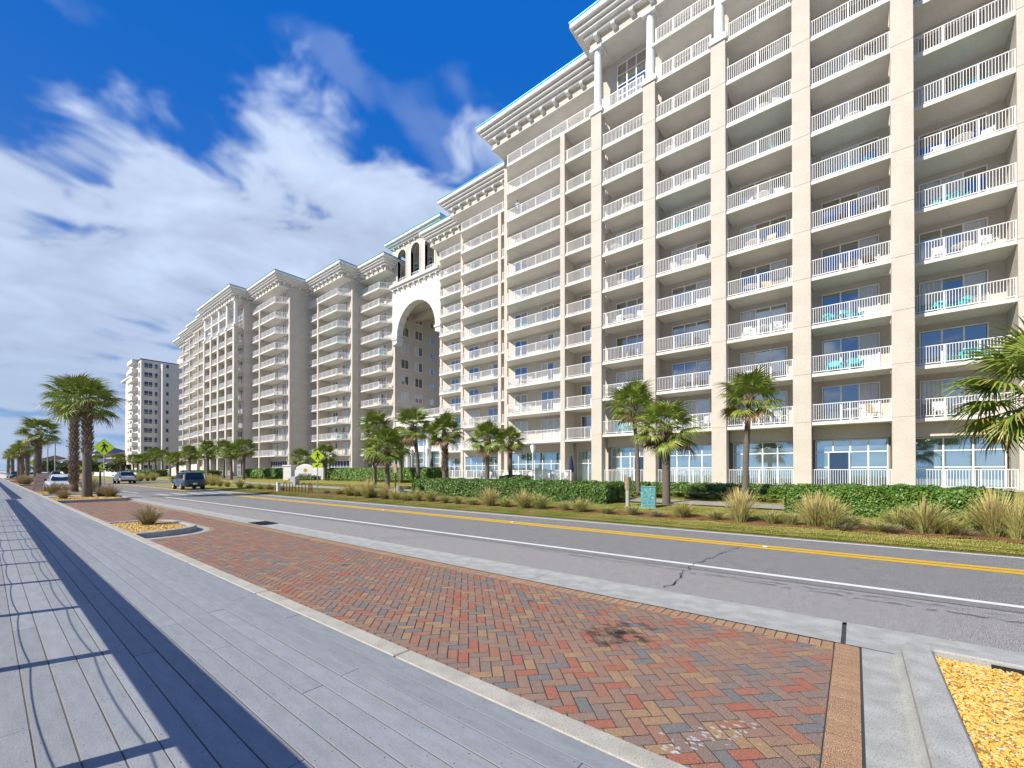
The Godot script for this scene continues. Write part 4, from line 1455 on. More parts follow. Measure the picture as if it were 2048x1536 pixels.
	part(b, "loggia_back", mb_box(50.78, 63.22, 48.0, 56.0, 33.0, 40.58), M.wall)
	part(b, "loggia_ceiling", mb_box(50.78, 63.22, 45.6, 48.0, 40.2, 40.57), M.wall)
	for q: Array in [[44.5, 40.62, 40.9, 0.4], [44.2, 40.91, 41.2, 0.7], [43.9, 41.21, 41.6, 1.0]]:
		part(b, "moulding", mb_box(50.75 - q[3], 63.25 + q[3], q[0], 56.0 - q[3], q[1], q[2]), M.trim)
	part(b, "roof_edge", mb_box(49.72, 64.28, 43.85, 55.0, 41.61, 41.72), M.teal_roof)
	for i in 9: part(b, "bracket", bk, M.column_white, at(P(51.4 + i * 1.4, 44.95, 40.42), 0, Vector3(0.7, 0.8, 0.7)))
	# glazed entrance hall below
	var h := thing("entrance_hall", "white entrance portico with round columns and tall teal glass under the arch", "portico")
	part(h, "terrace", mb_box(50.9, 63.2, 44.5, 52.0, -0.2, BASE), M.concrete_warm)
	part(h, "fascia", mb_box(50.85, 63.2, 45.3, 52.0, 9.3, 10.5), M.trim)
	part(h, "fascia_lip", mb_box(50.8, 63.2, 45.1, 52.01, 10.51, 10.8), M.trim)
	part(h, "band", mb_box(50.9, 63.2, 46.2, 46.9, 5.0, 5.95), M.trim)
	rail(h, P(51.0, 45.4, 10.8), P(63.1, 45.4, 10.8))
	for s: float in [62.9, 60.4, 54.9, 51.4]: round_column(h, s, 46.0, BASE, 9.3, 0.46)
	for q: Array in [[60.8, 62.6], [55.2, 60.0], [51.8, 54.5]]:
		var w: float = q[1] - q[0]
		for f: Array in [[BASE, 4.2, [0.28, 0.24, 0.24, 0.24]], [5.96, 3.3, [0.34, 0.33, 0.33]]]:
			glazing(h, "glass_wall", w, f[1], maxi(1, int(w / 1.3)), P((q[0] + q[1]) / 2, 46.92, f[0]), 0, -1, M.shop_glass, f[2])

# ------------------------------------------------------------------ the tower block farther along
func far_tower() -> void:
	var b := thing("tower_block", "pale lavender-grey tower block with stepped corner balconies beyond the condominium", "building")
	var fl := 2.88
	var top := 36.2
	part(b, "wall", mb_box(171.0, 184.0, 30.0, 62.0, -0.2, top), M.wall_far)
	part(b, "wall", mb_box(168.2, 171.0, 34.6, 62.1, -0.2, top - 0.9), M.wall_far)
	part(b, "wall", mb_box(184.0, 190.0, 33.0, 62.0, -0.2, top - 0.6), M.wall_far)
	part(b, "wall", mb_box(190.0, 197.0, 30.5, 62.0, -0.2, top - 3.2), M.wall_far)
	part(b, "penthouse", mb_box(169.5, 176.0, 40.0, 52.0, top, top + 2.6), M.wall_far)
	part(b, "parapet_cap", mb_box(170.85, 184.1, 29.85, 62.1, top + 0.001, top + 0.25), M.rust_metal)
	for k in 12:
		var y := 1.2 + fl * k
		for q: Array in [[31.7, 2.0], [33.6, 0.7]]:
			glazing(b, "window", q[1], 1.5, 2 if q[1] > 1 else 1, P(170.95, q[0], y + 0.9), PI / 2, -1, M.dark_glass, [0.3, 0.7])
		glazing(b, "window", 0.7, 1.2, 1, P(168.15, 35.8, y + 1.1), PI / 2, -1, M.dark_glass)
		glazing(b, "window", 1.2, 1.5, 2, P(173.0, 29.95, y + 0.9), 0, -1, M.dark_glass, [0.3, 0.7])
		glazing(b, "window", 1.2, 1.5, 2, P(192.0, 30.45, y + 0.9), 0, -1, M.dark_glass, [0.3, 0.7])
		for q: Array in [[184.0, 189.9, 30.3, 33.0], [197.0, 203.0, 31.5, 36.0], [175.5, 183.0, 28.6, 30.0]]:
			part(b, "balcony", mb_box(q[0], q[1], q[2], q[3], y + fl - 0.2, y + fl), M.slab)
			part(b, "parapet", mb_box(q[0], q[1], q[2], q[2] + 0.12, y + fl + 0.001, y + fl + 1.0), M.wall_far)
			part(b, "parapet", mb_box(q[0], q[0] + 0.12, q[2] + 0.12, q[3], y + fl + 0.001, y + fl + 1.0), M.wall_far)
	part(b, "end_pier", mb_box(203.0, 204.0, 31.5, 50.0, -0.2, top - 3.0), M.wall_far)
	part(b, "roof_slab", mb_box(184.0, 204.0, 30.2, 55.0, top - 3.1, top - 2.5), M.wall_far)
	# ramp wall beside it
	var ramp := thing("ramp_wall", "long white sloping ramp wall between the condominium and the tower block", "wall")
	var m := mb()
	m.prism(PackedVector2Array([Vector2(140, 0), Vector2(106, 0), Vector2(106, 3.2), Vector2(118, 3.0), Vector2(140, 1.2)]), func(x: float, y: float, d: float) -> Vector3: return P(x, d, y), 27.5, 27.9)
	part(ramp, "wall", m.mesh(), M.trim)

# ------------------------------------------------------------------ plants
func frond_mesh(sd: int, dead := false) -> ArrayMesh:
	# a fan leaf of a cabbage palm: stalk along +z from the origin, drooping; blade with split, folded segments
	var r := RandomNumberGenerator.new()
	r.seed = sd
	var m := mb(true)
	var green := Color(0.155, 0.26, 0.04)
	var stalk := 0.9
	var pts := []
	var rad := []
	for k in 5:
		var f := k / 4.0
		pts.append(Vector3(0, 0.10 * f - 0.16 * f * f, stalk * f)); rad.append(0.017 - 0.006 * f)
	m.ink = Color(0.16, 0.19, 0.05) if not dead else Color(0.16, 0.09, 0.04)
	m.tube(pts, rad, 4, false)
	var hub: Vector3 = pts[4]
	var n := 34
	for i in n:
		var f := (i + 0.5) / n * 2.0 - 1.0
		var a := f * 2.15
		var length := (0.92 - 0.30 * f * f) * r.randf_range(0.86, 1.06)
		var dir := Vector3(sin(a), 0.10 - 0.05 * absf(f), cos(a)).normalized()
		var side := Vector3(cos(a), 0, -sin(a))
		var tone := r.randf_range(0.7, 1.3)
		m.ink = Color(green.r * tone * (1.0 + 0.5 * r.randf()), green.g * tone, green.b * tone) if not dead else Color(0.20, 0.12, 0.055) * tone
		if not dead and r.randf() < 0.03: m.ink = Color(0.34, 0.27, 0.06)
		var w0 := 0.030
		var droop := r.randf_range(0.2, 0.55)
		var last_c := hub + dir * 0.03
		var last_w := 0.008
		var seg := 4
		var last_n := Vector3.UP
		for k in range(1, seg + 1):
			var g := k / float(seg)
			var w: float = [0.026, 0.033, 0.017, 0.002][k - 1] if k <= 4 else 0.0
			w *= w0 / 0.030
			var cpt := hub + dir * length * g - Vector3(0, droop * length * g * g * g, 0) + Vector3(0, 0.05 * sin(g * PI), 0) + side * f * 0.03 * g
			var fold := Vector3(0, 0.45 * w, 0)
			var flold := Vector3(0, 0.45 * last_w, 0)
			m.quad(last_c - side * last_w + flold, last_c, cpt, cpt - side * w + fold)
			m.quad(last_c, last_c + side * last_w + flold, cpt + side * w + fold, cpt)
			last_c = cpt
			last_w = w
	return m.mesh()

func trunk_parts(t: Node3D, h: float, r0: float, r1: float, lean: Vector3, boots_from: float, detail: int, sd: int) -> void:
	var r := RandomNumberGenerator.new()
	r.seed = sd
	var pts := []
	var rad := []
	var n := 9
	for k in n:
		var f := k / float(n - 1)
		pts.append(Vector3(lean.x * f * f, -0.15 + (h + 0.15) * f, lean.z * f * f))
		rad.append(lerpf(r0, r1, f) * (1.25 if k == 0 else 1.0) + r.randf_range(-0.006, 0.006))
	var m := mb()
	m.tube(pts, rad, 12, true)
	part(t, "trunk", m.mesh(), M.bark)
	# old leaf bases
	var bm := mb(true)
	var y := h * boots_from
	var turn := 0.0
	while y < h + 0.05:
		var f := y / h
		var c := Vector3(lean.x * f * f, y, lean.z * f * f)
		var rr := lerpf(r0, r1, f)
		turn += 2.4
		var o := Vector3(cos(turn), 0, sin(turn))
		var sd2 := Vector3(-o.z, 0, o.x)
		var l := r.randf_range(0.16, 0.30) * (1.0 if f < 0.85 else 1.3)
		var k := r.randf_range(0.55, 1.1)
		bm.ink = Color(0.22, 0.18, 0.145) * k if r.randf() < 0.75 else Color(0.26, 0.15, 0.08) * k
		var base := c + o * rr * 0.8
		var tip := c + o * (rr + l * 0.45) + Vector3(0, l, 0)
		bm.hexa([base - sd2 * 0.085, base - sd2 * 0.05 + o * 0.05, base + sd2 * 0.05 + o * 0.05, base + sd2 * 0.085, tip - sd2 * 0.035, tip - sd2 * 0.025 + o * 0.022, tip + sd2 * 0.025 + o * 0.022, tip + sd2 * 0.035])
		y += 0.020 if detail > 0 else 0.05
	if bm.v.size(): part(t, "leaf_bases", bm.mesh(), M.boot)

func palm(label: String, group: String, p: Vector3, h: float, size: float, opt := {}) -> Node3D:
	var sd: int = opt.get("seed", rng.randi() % 10000)
	var r := RandomNumberGenerator.new()
	r.seed = sd
	var detail: int = opt.get("detail", 1)
	var t := thing("palm_tree", label, "palm", group, p)
	var lean: Vector3 = opt.get("lean", Vector3(r.randf_range(-0.15, 0.15), 0, r.randf_range(-0.15, 0.15)))
	trunk_parts(t, h, opt.get("r0", 0.17), opt.get("r1", 0.15), lean, opt.get("boots", 0.8), detail, sd)
	var crown := Node3D.new()
	crown.name = "crown"
	t.add_child(crown)
	crown.position = Vector3(lean.x, h, lean.z)
	var n: int = opt.get("fronds", 30)
	var merged := mb(true)
	for i in n:
		var f := i / float(n - 1)
		var az := i * 2.39996 + r.randf_range(-0.2, 0.2)
		var pitch := lerpf(1.4, opt.get("droop", -0.7), pow(f, 0.95)) + r.randf_range(-0.12, 0.12)
		var roll := r.randf_range(-0.5, 0.5)
		var b := Basis(Vector3.UP, az) * Basis(Vector3.RIGHT, -pitch) * Basis(Vector3.BACK, roll)
		var k := size * r.randf_range(0.85, 1.1) / 1.55 * (0.8 if f < 0.1 else 1.0)
		var xf := Transform3D(b.scaled(Vector3.ONE * k), Vector3(0, lerpf(0.22, -0.1, f), 0))
		var old: bool = i >= n - int(opt.get("dead", 2))
		var which := "frond%d%s" % [r.randi() % 4, "d" if old else ""]
		if not meshes.has(which): meshes[which] = frond_mesh(which.hash() % 1000, old)
		if detail > 0:
			part(crown, "frond", meshes[which], M.frond, xf)
		else:
			var arr: Array = meshes[which].surface_get_arrays(0)
			var vs: PackedVector3Array = xf * (arr[Mesh.ARRAY_VERTEX] as PackedVector3Array)
			merged.v.append_array(vs)
			var ns: PackedVector3Array = arr[Mesh.ARRAY_NORMAL]
			var bb := xf.basis.orthonormalized()
			for q in ns.size(): merged.n.append(bb * ns[q])
			merged.c.append_array(arr[Mesh.ARRAY_COLOR]); merged.uv.append_array(arr[Mesh.ARRAY_TEX_UV])
	if detail == 0:
		var key := "crown%d" % (sd % 3)
		if not meshes.has(key): meshes[key] = merged.mesh()
		part(crown, "fronds", meshes[key], M.frond)
	if opt.get("skirt", 0.0) > 0:   # a beard of old fruit stalks and dead leaf below the crown
		var sm := mb(true)
		for i in 420:
			var az := r.randf() * TAU
			var q := Vector3(cos(az), 0, sin(az)) * r.randf_range(0.05, 0.42) * float(opt.skirt) + Vector3(0, r.randf_range(-0.55, 0.0), 0) * float(opt.skirt)
			var d := Vector3(r.randf_range(-1, 1), r.randf_range(-1.2, 0.3), r.randf_range(-1, 1)).normalized() * r.randf_range(0.06, 0.16)
			var w := d.cross(Vector3(r.randf(), r.randf(), r.randf())).normalized() * 0.012
			sm.ink = Color(0.06, 0.045, 0.02) * r.randf_range(0.5, 1.5)
			sm.quad(q - w, q + w, q + d + w, q + d - w)
		part(crown, "old_stalks", sm.mesh(), M.boot)
	return t

func grass_mesh(sd: int, blades: int, h: float, spread: float, tint: Color, tip: Color, straight := 0.0) -> ArrayMesh:
	var r := RandomNumberGenerator.new()
	r.seed = sd
	var m := mb(true)
	for i in blades:
		var az := r.randf() * TAU
		var o := Vector3(cos(az), 0, sin(az))
		var out := pow(r.randf(), 0.7)
		var l := h * r.randf_range(0.55, 1.1)
		var reach := spread * out * r.randf_range(0.7, 1.2)
		var p0 := o * 0.14 * out * spread / 0.5 + Vector3(r.randf_range(-0.04, 0.04), 0, r.randf_range(-0.04, 0.04))
		var side := Vector3(-o.z, 0, o.x).rotated(Vector3.UP, r.randf_range(-1, 1))
		var w := 0.0045 + 0.003 * r.randf()
		var dry := r.randf()
		var last := p0
		for k in range(1, 4):
			var g := k / 3.0
			var p := p0 + o * reach * pow(g, 1.5) + Vector3(0, l * (g - (1.0 - straight) * 0.32 * g * g * out), 0)
			var c := tint.lerp(tip, clampf(g * 0.8 + dry * 0.5 - 0.25, 0, 1)) * r.randf_range(0.8, 1.2)
			m.ink = c
			m.quad(last - side * w, last + side * w, p + side * w * (1.0 - 0.6 * g), p - side * w * (1.0 - 0.6 * g))
			last = p
	for i in blades / 5:   # dead thatch at the foot
		var az := r.randf() * TAU
		var o := Vector3(cos(az), 0, sin(az))
		var side := Vector3(-o.z, 0, o.x)
		m.ink = Color(0.17, 0.135, 0.10) * r.randf_range(0.6, 1.4)
		var p0 := o * 0.08
		var p1 := o * spread * r.randf_range(0.3, 0.75) + Vector3(0, h * r.randf_range(0.05, 0.3), 0)
		m.quad(p0 - side * 0.007, p0 + side * 0.007, p1 + side * 0.003, p1 - side * 0.003)
	return m.mesh()

func strap_mesh(sd: int) -> ArrayMesh:   # a clump of broad strap leaves
	var r := RandomNumberGenerator.new()
	r.seed = sd
	var m := mb(true)
	for i in 70:
		var az := r.randf() * TAU
		var o := Vector3(cos(az), 0, sin(az))
		var side := Vector3(-o.z, 0, o.x)
		var l := r.randf_range(0.35, 0.6)
		var last := Vector3.ZERO
		var lw := 0.008
		m.ink = Color(0.17, 0.24, 0.03).lerp(Color(0.36, 0.36, 0.09), r.randf()) * r.randf_range(0.7, 1.15)
		for k in range(1, 5):
			var g := k / 4.0
			var p := o * l * 0.75 * g * g + Vector3(0, l * (g - 0.55 * g * g), 0)
			var w: float = [0.015, 0.016, 0.011, 0.002][k - 1]
			m.quad(last - side * lw, last + side * lw, p + side * w, p - side * w)
			last = p; lw = w
	return m.mesh()

func hedge(label: String, s0: float, s1: float, t0: float, t1: float, h: float, seedy: int, density: float, leaf: float, dark := 1.0, group := "clipped hedges in front of the condominium") -> void:
	var r := RandomNumberGenerator.new()
	r.seed = seedy
	var t := thing("hedge", label, "hedge", group)
	var hn := noise(0.7, 3, FastNoiseLite.TYPE_SIMPLEX_SMOOTH, seedy)
	var core := mb()
	core.cbox(P(s1 - 0.22, t1 - 0.22, gy(t0) - 0.1), P(s0 + 0.22, t0 + 0.22, gy(t0) + h - 0.2), 0.12)
	part(t, "branches", core.mesh(), M.hedge_core)
	var m := mb(true)
	var L := s1 - s0
	var D := t1 - t0
	var spots := [[0, L * h], [1, L * D], [2, D * h], [3, D * h]]
	for f: Array in spots:
		var n := int(f[1] * density)
		for i in n:
			var a := r.randf()
			var b := r.randf()
			var p: Vector3
			var nn: Vector3
			var low := pow(b, 0.9)
			if f[0] == 0: p = P(s0 + a * L, t0, low * h); nn = Vector3(0, 0.3, 1)
			elif f[0] == 1: p = P(s0 + a * L, t0 + b * D, h); nn = Vector3(0, 1, 0.15)
			elif f[0] == 2: p = P(s0, t0 + a * D, low * h); nn = Vector3(1, 0.3, 0)
			else: p = P(s1, t0 + a * D, low * h); nn = Vector3(-1, 0.3, 0)
			# round the long edges, waver the surface
			var bump := hn.get_noise_3d(p.x * 2.0, p.y * 2.0, p.z * 2.0) * 0.16 + r.randf_range(-0.11, 0.05)
			var q := p
			var over := 0.28
			var dt := minf(-q.z - t0, t1 + q.z)
			if f[0] == 1 and dt < over: q.y -= (over - dt) * (over - dt) / over * 0.8
			if f[0] == 0 and h - q.y < over: q.z -= (over - (h - q.y)) * (over - (h - q.y)) / over * 0.8
			var ds := minf(-q.x - s0, s1 + q.x)
			if f[0] == 1 and ds < over: q.y -= (over - ds) * (over - ds) / over * 0.8
			q += nn.normalized() * bump
			q.y += gy(t0)
			var dir := (nn + Vector3(r.randf_range(-1, 1), r.randf_range(-0.7, 1), r.randf_range(-1, 1)) * 0.9).normalized()
			var u := dir.cross(Vector3(r.randf_range(-1, 1), r.randf_range(-1, 1), r.randf_range(-1, 1))).normalized()
			var w := dir.cross(u)
			var k := leaf * r.randf_range(0.7, 1.3)
			var c := Color(0.06, 0.155, 0.016).lerp(Color(0.14, 0.25, 0.03), r.randf())
			var pick := r.randf()
			if pick < 0.012: c = Color(0.35, 0.27, 0.03)
			elif pick < 0.03: c = Color(0.14, 0.10, 0.06)
			elif pick < 0.10: c = Color(0.19, 0.29, 0.06)
			m.ink = c * dark * r.randf_range(0.75, 1.2)
			m.quad(q - u * k, q - w * k * 0.5, q + u * k, q + w * k * 0.5)
	var o := part(t, "foliage", m.mesh(), M.leaf)
	o.set_meta("kind", "stuff")

func plants() -> void:
	# palms of the condominium lawn
	var by := "palms on the condominium lawn"
	var put := func(label: String, s: float, t: float, h: float, size: float, o := {}) -> void:
		palm(label, by, P(s, t, gy(t)), h, size, o)
	put.call("palm with a dense shaggy crown and orange-tipped fronds beside the teal utility box", 6.36, 18.53, 3.15, 1.42, {"r0": 0.16, "r1": 0.19, "boots": 0.82, "skirt": 1.0, "dead": 3, "seed": 11, "fronds": 34, "lean": Vector3(-0.05, 0, 0)})
	put.call("slender leaning palm with two-tiered crown behind the concrete pipe", 9.0, 21.9, 4.6, 1.45, {"r0": 0.11, "r1": 0.10, "boots": 0.95, "seed": 22, "droop": -0.5, "lean": Vector3(-0.28, 0, 0)})
	put.call("slender palm rising from the tall tufts between two hedges", 3.8, 21.2, 4.45, 1.32, {"r0": 0.14, "r1": 0.11, "boots": 0.96, "seed": 33, "droop": -0.6, "lean": Vector3(0.18, 0, 0)})
	put.call("large palm with big glossy fan fronds at the end of the long hedge", -3.8, 17.2, 3.45, 1.75, {"r0": 0.2, "r1": 0.2, "boots": 0.75, "skirt": 1.3, "seed": 44, "fronds": 34, "lean": Vector3(0, 0, 0)})
	put.call("palm behind the hedge in front of the white pool fence", 20.9, 23.0, 3.55, 1.42, {"boots": 0.75, "seed": 55, "skirt": 0.6})
	put.call("shorter palm against the condominium next to the pool fence", 21.8, 26.8, 3.5, 1.2, {"boots": 0.75, "seed": 66})
	put.call("palm with criss-cross leaf bases on its trunk by the entrance hall", 24.0, 21.7, 4.2, 1.45, {"boots": 0.3, "seed": 77, "r0": 0.2})
	put.call("tall palm with a dark leaning trunk by the end of the tall hedge", 28.45, 22.8, 5.0, 1.75, {"boots": 0.88, "seed": 88, "skirt": 0.8, "lean": Vector3(-0.62, 0, 0.1)})
	put.call("palm with ragged leaf bases under its crown in the tall tufts", 27.2, 18.9, 3.1, 1.7, {"boots": 0.75, "seed": 99, "lean": Vector3(-0.1, 0, 0)})
	put.call("small palm with a yellowing crown in the tall tufts", 29.65, 19.4, 2.85, 1.0, {"boots": 0.95, "seed": 101, "r0": 0.13, "r1": 0.1, "dead": 7, "lean": Vector3(-0.2, 0, 0)})
	put.call("palm with a dark skirt below its crown behind the yellowing palm", 33.0, 21.6, 5.1, 1.6, {"boots": 0.85, "seed": 102, "skirt": 1.0})
	put.call("palm behind the brown sign post in front of the portico", 34.9, 25.8, 3.6, 1.4, {"boots": 0.7, "seed": 103})
	put.call("palm with stout trunk standing right behind the monument sign", 51.4, 26.6, 3.1, 1.55, {"boots": 0.5, "seed": 104, "r0": 0.24, "r1": 0.2})
	put.call("palm with spiky trunk beside the monument sign", 62.0, 28.6, 2.9, 1.6, {"boots": 0.35, "seed": 105, "r0": 0.25, "r1": 0.2})
	var row := [[67.2, 22.9, 4.3, 1.65], [71.0, 22.6, 4.0, 1.5], [78.7, 24.0, 4.6, 1.7], [83.0, 23.0, 5.0, 1.5], [88.0, 24.5, 4.2, 1.6], [96.8, 24.0, 4.5, 1.9], [99.5, 24.6, 4.3, 1.8], [105.0, 24.0, 3.4, 1.3], [113.0, 24.6, 3.8, 1.5], [121.0, 25.0, 4.5, 1.6], [127.8, 25.0, 5.2, 1.8], [139.0, 26.0, 4.4, 1.7], [146.0, 25.0, 4.2, 1.8], [152.0, 27.0, 4.6, 1.8], [163.0, 27.0, 4.5, 1.8], [175.0, 26.0, 5.0, 1.9], [190.0, 27.0, 5.2, 2.0], [204.0, 25.0, 5.0, 2.0], [222.0, 26.0, 5.6, 2.0]]
	for q: Array in row:
		palm("palm in the row leading along the lawn towards the tower block", "palms in the row towards the tower block", P(q[0], q[1], gy(q[1])), q[2], q[3], {"detail": 0, "boots": 0.75, "r0": 0.19, "r1": 0.17, "skirt": 0.7, "seed": int(q[0])})
	# palms in the planters by the boardwalk
	var bd := "palms in the boardwalk planters"
	palm("tall palm with smooth lower trunk and torn boots in the first palm planter", bd, P(37.9, 4.05, 0.09), 5.9, 1.7, {"r0": 0.23, "r1": 0.2, "boots": 0.45, "seed": 201, "fronds": 34, "lean": Vector3(-0.1, 0, 0)})
	palm("tall palm with trunk wholly covered in spiky leaf bases before the white sedan", bd, P(47.6, 4.35, 0.09), 7.3, 2.0, {"r0": 0.24, "r1": 0.22, "boots": 0.08, "seed": 202, "fronds": 34, "lean": Vector3(0.2, 0, 0)})
	palm("palm with shaggy trunk beyond the black bench", bd, P(81.6, 4.2, 0.05), 6.6, 2.1, {"r0": 0.3, "r1": 0.28, "boots": 0.1, "seed": 203})
	for q: Array in [[112.0, 4.6, 5.6, 2.4], [121.0, 4.3, 5.2, 2.4], [135.0, 4.4, 5.6, 2.5], [161.0, 4.2, 5.8, 2.6], [185.0, 4.0, 6.0, 2.7]]:
		palm("palm in the far planters where boardwalk and road meet the horizon", "far palms along the boardwalk", P(q[0], q[1], 0.05), q[2], q[3], {"detail": 0, "r0": 0.28, "r1": 0.26, "boots": 0.15, "seed": int(q[0])})
	for q: Array in [[-7.2, 4.2, 5.6], [-9.6, 4.0, 6.0], [-12.4, 4.3, 5.4]]:
		palm("palm in the gravel planter across the road from the shop windows", "palms mirrored in the shop windows", P(q[0], q[1], 0.05), q[2], 1.9, {"detail": 0, "r0": 0.28, "r1": 0.25, "boots": 0.3, "seed": 5 + int(absf(q[0]))})
	# hedges
	hedge("long dense hedge with broad leaves behind the roadside tufts at the near end", -3.3, 1.85, 17.6, 20.2, 0.95, 1, 1700.0, 0.04)
	hedge("long dark clipped hedge in front of the pool fence", 8.6, 22.3, 17.3, 19.6, 0.98, 2, 1000.0, 0.045, 0.8)
	hedge("low hedge along the colonnade behind the strap-leaved plants", 1.7, 11.2, 22.6, 24.2, 0.62, 3, 900.0, 0.045, 0.85)
	hedge("small rounded hedge next to the pool fence gate", 18.5, 20.6, 24.0, 25.4, 0.9, 4, 700.0, 0.05, 0.8)
	hedge("tall bright green hedge between the monument sign and the leaning palm", 31.0, 51.8, 27.0, 28.6, 1.45, 5, 420.0, 0.07, 1.25)
	hedge("tall bright green hedge on the far side of the monument sign", 62.3, 79.0, 27.0, 28.6, 1.45, 6, 300.0, 0.085, 1.2)
	hedge("dark hedge below the far colonnade", 86.0, 103.0, 24.0, 26.0, 1.3, 7, 140.0, 0.11, 0.8)
	hedge("dark hedge beside the driveway in front of the tower block", 118.0, 146.0, 22.5, 25.5, 1.5, 8, 100.0, 0.13, 0.8)
	hedge("low dark shrubs at the foot of the monument sign", 53.0, 60.5, 26.0, 26.9, 0.55, 9, 420.0, 0.07, 0.6)
	# strap-leaved plants
	var strap := [strap_mesh(1), strap_mesh(2), strap_mesh(3)]
	var nstrap := 0
	for q: Array in [[1.9, 9.8, 20.6, 22.3, 60], [31.5, 50.5, 25.6, 26.7, 70], [53.0, 57.0, 24.6, 25.8, 18], [63.0, 78.0, 25.6, 26.7, 34]]:
		for i in q[4]:
			var s := rng.randf_range(q[0], q[1])
			var t := rng.randf_range(q[2], q[3])
			one("strap_leaf_plant", strap[rng.randi() % 3], M.grass, "yellow-green strap-leaved plant clump in the bed before a hedge", "plant", "strap-leaved plants before the hedges", P(s, t, gy(t)), rng.randf() * TAU).scale = Vector3.ONE * rng.randf_range(0.8, 1.3)
	# roadside tufts of grass
	var gold := Color(0.55, 0.46, 0.18)
	var kinds := [grass_mesh(1, 520, 0.95, 0.55, Color(0.20, 0.24, 0.05), gold), grass_mesh(2, 420, 0.7, 0.5, Color(0.18, 0.23, 0.045), Color(0.44, 0.41, 0.14)), grass_mesh(3, 340, 0.5, 0.36, Color(0.20, 0.25, 0.06), Color(0.40, 0.36, 0.15)), grass_mesh(4, 560, 1.25, 0.62, Color(0.21, 0.24, 0.05), Color(0.60, 0.48, 0.20)), grass_mesh(5, 260, 0.32, 0.4, Color(0.20, 0.17, 0.10), Color(0.34, 0.28, 0.19))]
	var names := ["tall tuft of gold-green grass on the strip of straw by the road", "mid-height green grass tuft on the strip of straw by the road", "short upright grass tuft on the strip of straw by the road", "very tall plumed grass tuft on the strip of straw by the road", "withered low grass tuft on the strip of straw by the road"]
	var spots := [[-2.65, 15.42, 3], [-2.36, 16.00, 1], [-1.81, 15.23, 1], [-1.40, 15.15, 0], [-0.95, 15.54, 1], [-0.47, 14.94, 2], [0.05, 15.16, 2], [0.55, 15.06, 0], [0.90, 15.15, 3], [1.51, 15.11, 2], [1.96, 15.07, 2], [2.84, 15.02, 3], [3.59, 15.08, 2], [4.64, 15.14, 0], [5.42, 14.88, 4], [6.36, 14.94, 2], [7.28, 14.77, 2], [8.47, 14.78, 0], [9.23, 14.89, 2], [10.43, 14.82, 1], [11.26, 14.79, 0], [12.27, 14.70, 1], [13.16, 14.68, 3], [14.22, 14.61, 2], [15.22, 14.59, 2], [16.16, 14.62, 2], [17.42, 14.77, 1], [18.35, 14.63, 0], [19.12, 14.55, 1], [20.30, 14.59, 0], [21.15, 14.51, 3], [22.74, 14.73, 0], [22.79, 14.42, 3], [24.66, 14.89, 0], [25.53, 14.88, 3], [27.38, 15.21, 1], [29.20, 15.28, 4], [36.45, 15.27, 2], [39.10, 15.36, 1], [40.97, 15.26, 1], [42.95, 15.16, 1], [45.95, 15.36, 0], [49.65, 15.46, 0], [51.86, 15.46, 0], [54.21, 15.47, 3], [-2.96, 15.19, 0], [-2.03, 15.21, 4], [-0.72, 14.92, 4], [0.21, 14.90, 4]]
	for q: Array in spots:
		var p := P(q[0], q[1], gy(q[1]) + 0.02)
		var o := one("grass_tuft", kinds[q[2]], M.grass, names[q[2]], "grass", "grass tufts along the road", p, rng.randf() * TAU)
		o.scale = Vector3(rng.randf_range(0.75, 1.15), rng.randf_range(0.6, 1.05), rng.randf_range(0.75, 1.15))
	# planter tufts
	var wheat := grass_mesh(9, 620, 0.85, 0.6, Color(0.15, 0.19, 0.04), Color(0.46, 0.36, 0.25))
	for q: Array in [[16.9, 3.15, 0.75, "dry grass tuft in the small rounded planter"], [36.4, 2.9, 0.75, "dark grass tuft at the boardwalk edge of the first palm planter"], [36.8, 5.0, 1.05, "feathery grass tuft at the road corner of the first palm planter"], [38.0, 4.75, 0.9, "feathery grass tuft beside the crossing sign post"], [45.0, 3.1, 1.1, "green grass tuft by the boardwalk before the white sedan"], [46.0, 3.6, 1.0, "second green grass tuft before the white sedan"], [47.0, 5.2, 1.5, "tall feathery tuft behind the crossing sign"], [80.0, 3.2, 1.5, "grass tuft near the black bench"], [83.0, 3.0, 1.5, "spreading grass tuft beyond the black bench"], [86.0, 4.6, 1.6, "russet tuft at the foot of the shaggy palm"]]:
		var o := one("planter_grass", wheat, M.grass, q[3], "grass", "grass tufts in the boardwalk planters", P(q[0], q[1], 0.09), rng.randf() * TAU)
		o.scale = Vector3.ONE * q[2]
	for i in 26:   # pale grasses by the driveway and along the far lawn
		var s := rng.randf_range(56, 73) if i < 18 else rng.randf_range(84, 100)
		var t := rng.randf_range(14.5, 17.0)
		one("grass_tuft", kinds[3 if i % 2 else 0], M.grass, "plumed straw-coloured grass tuft by the driveway", "grass", "grass tufts by the driveway", P(s, t, gy(t)), rng.randf() * TAU).scale = Vector3.ONE * rng.randf_range(0.9, 1.3)
	# straw strip below the tufts, lawn blades
	var sm := mb()
	var s := -8.0
	while s < 40.0:
		var e := s + 0.35
		var a0 := 14.55 + 0.18 * sin(s * 2.1) + 0.1 * sin(s * 5.3)
		var a1 := 14.55 + 0.18 * sin(e * 2.1) + 0.1 * sin(e * 5.3)
		var b0 := 15.6 + 0.2 * sin(s * 1.7 + 2.0)
		var b1 := 15.6 + 0.2 * sin(e * 1.7 + 2.0)
		sm.quad(P(s, a0, gy(a0) + 0.058), P(s, b0, gy(b0) + 0.062), P(e, b1, gy(b1) + 0.062), P(e, a1, gy(a1) + 0.058))
		s = e
	struct("straw_bed", flip_up(sm), M.straw)
	var blade := mb(true)
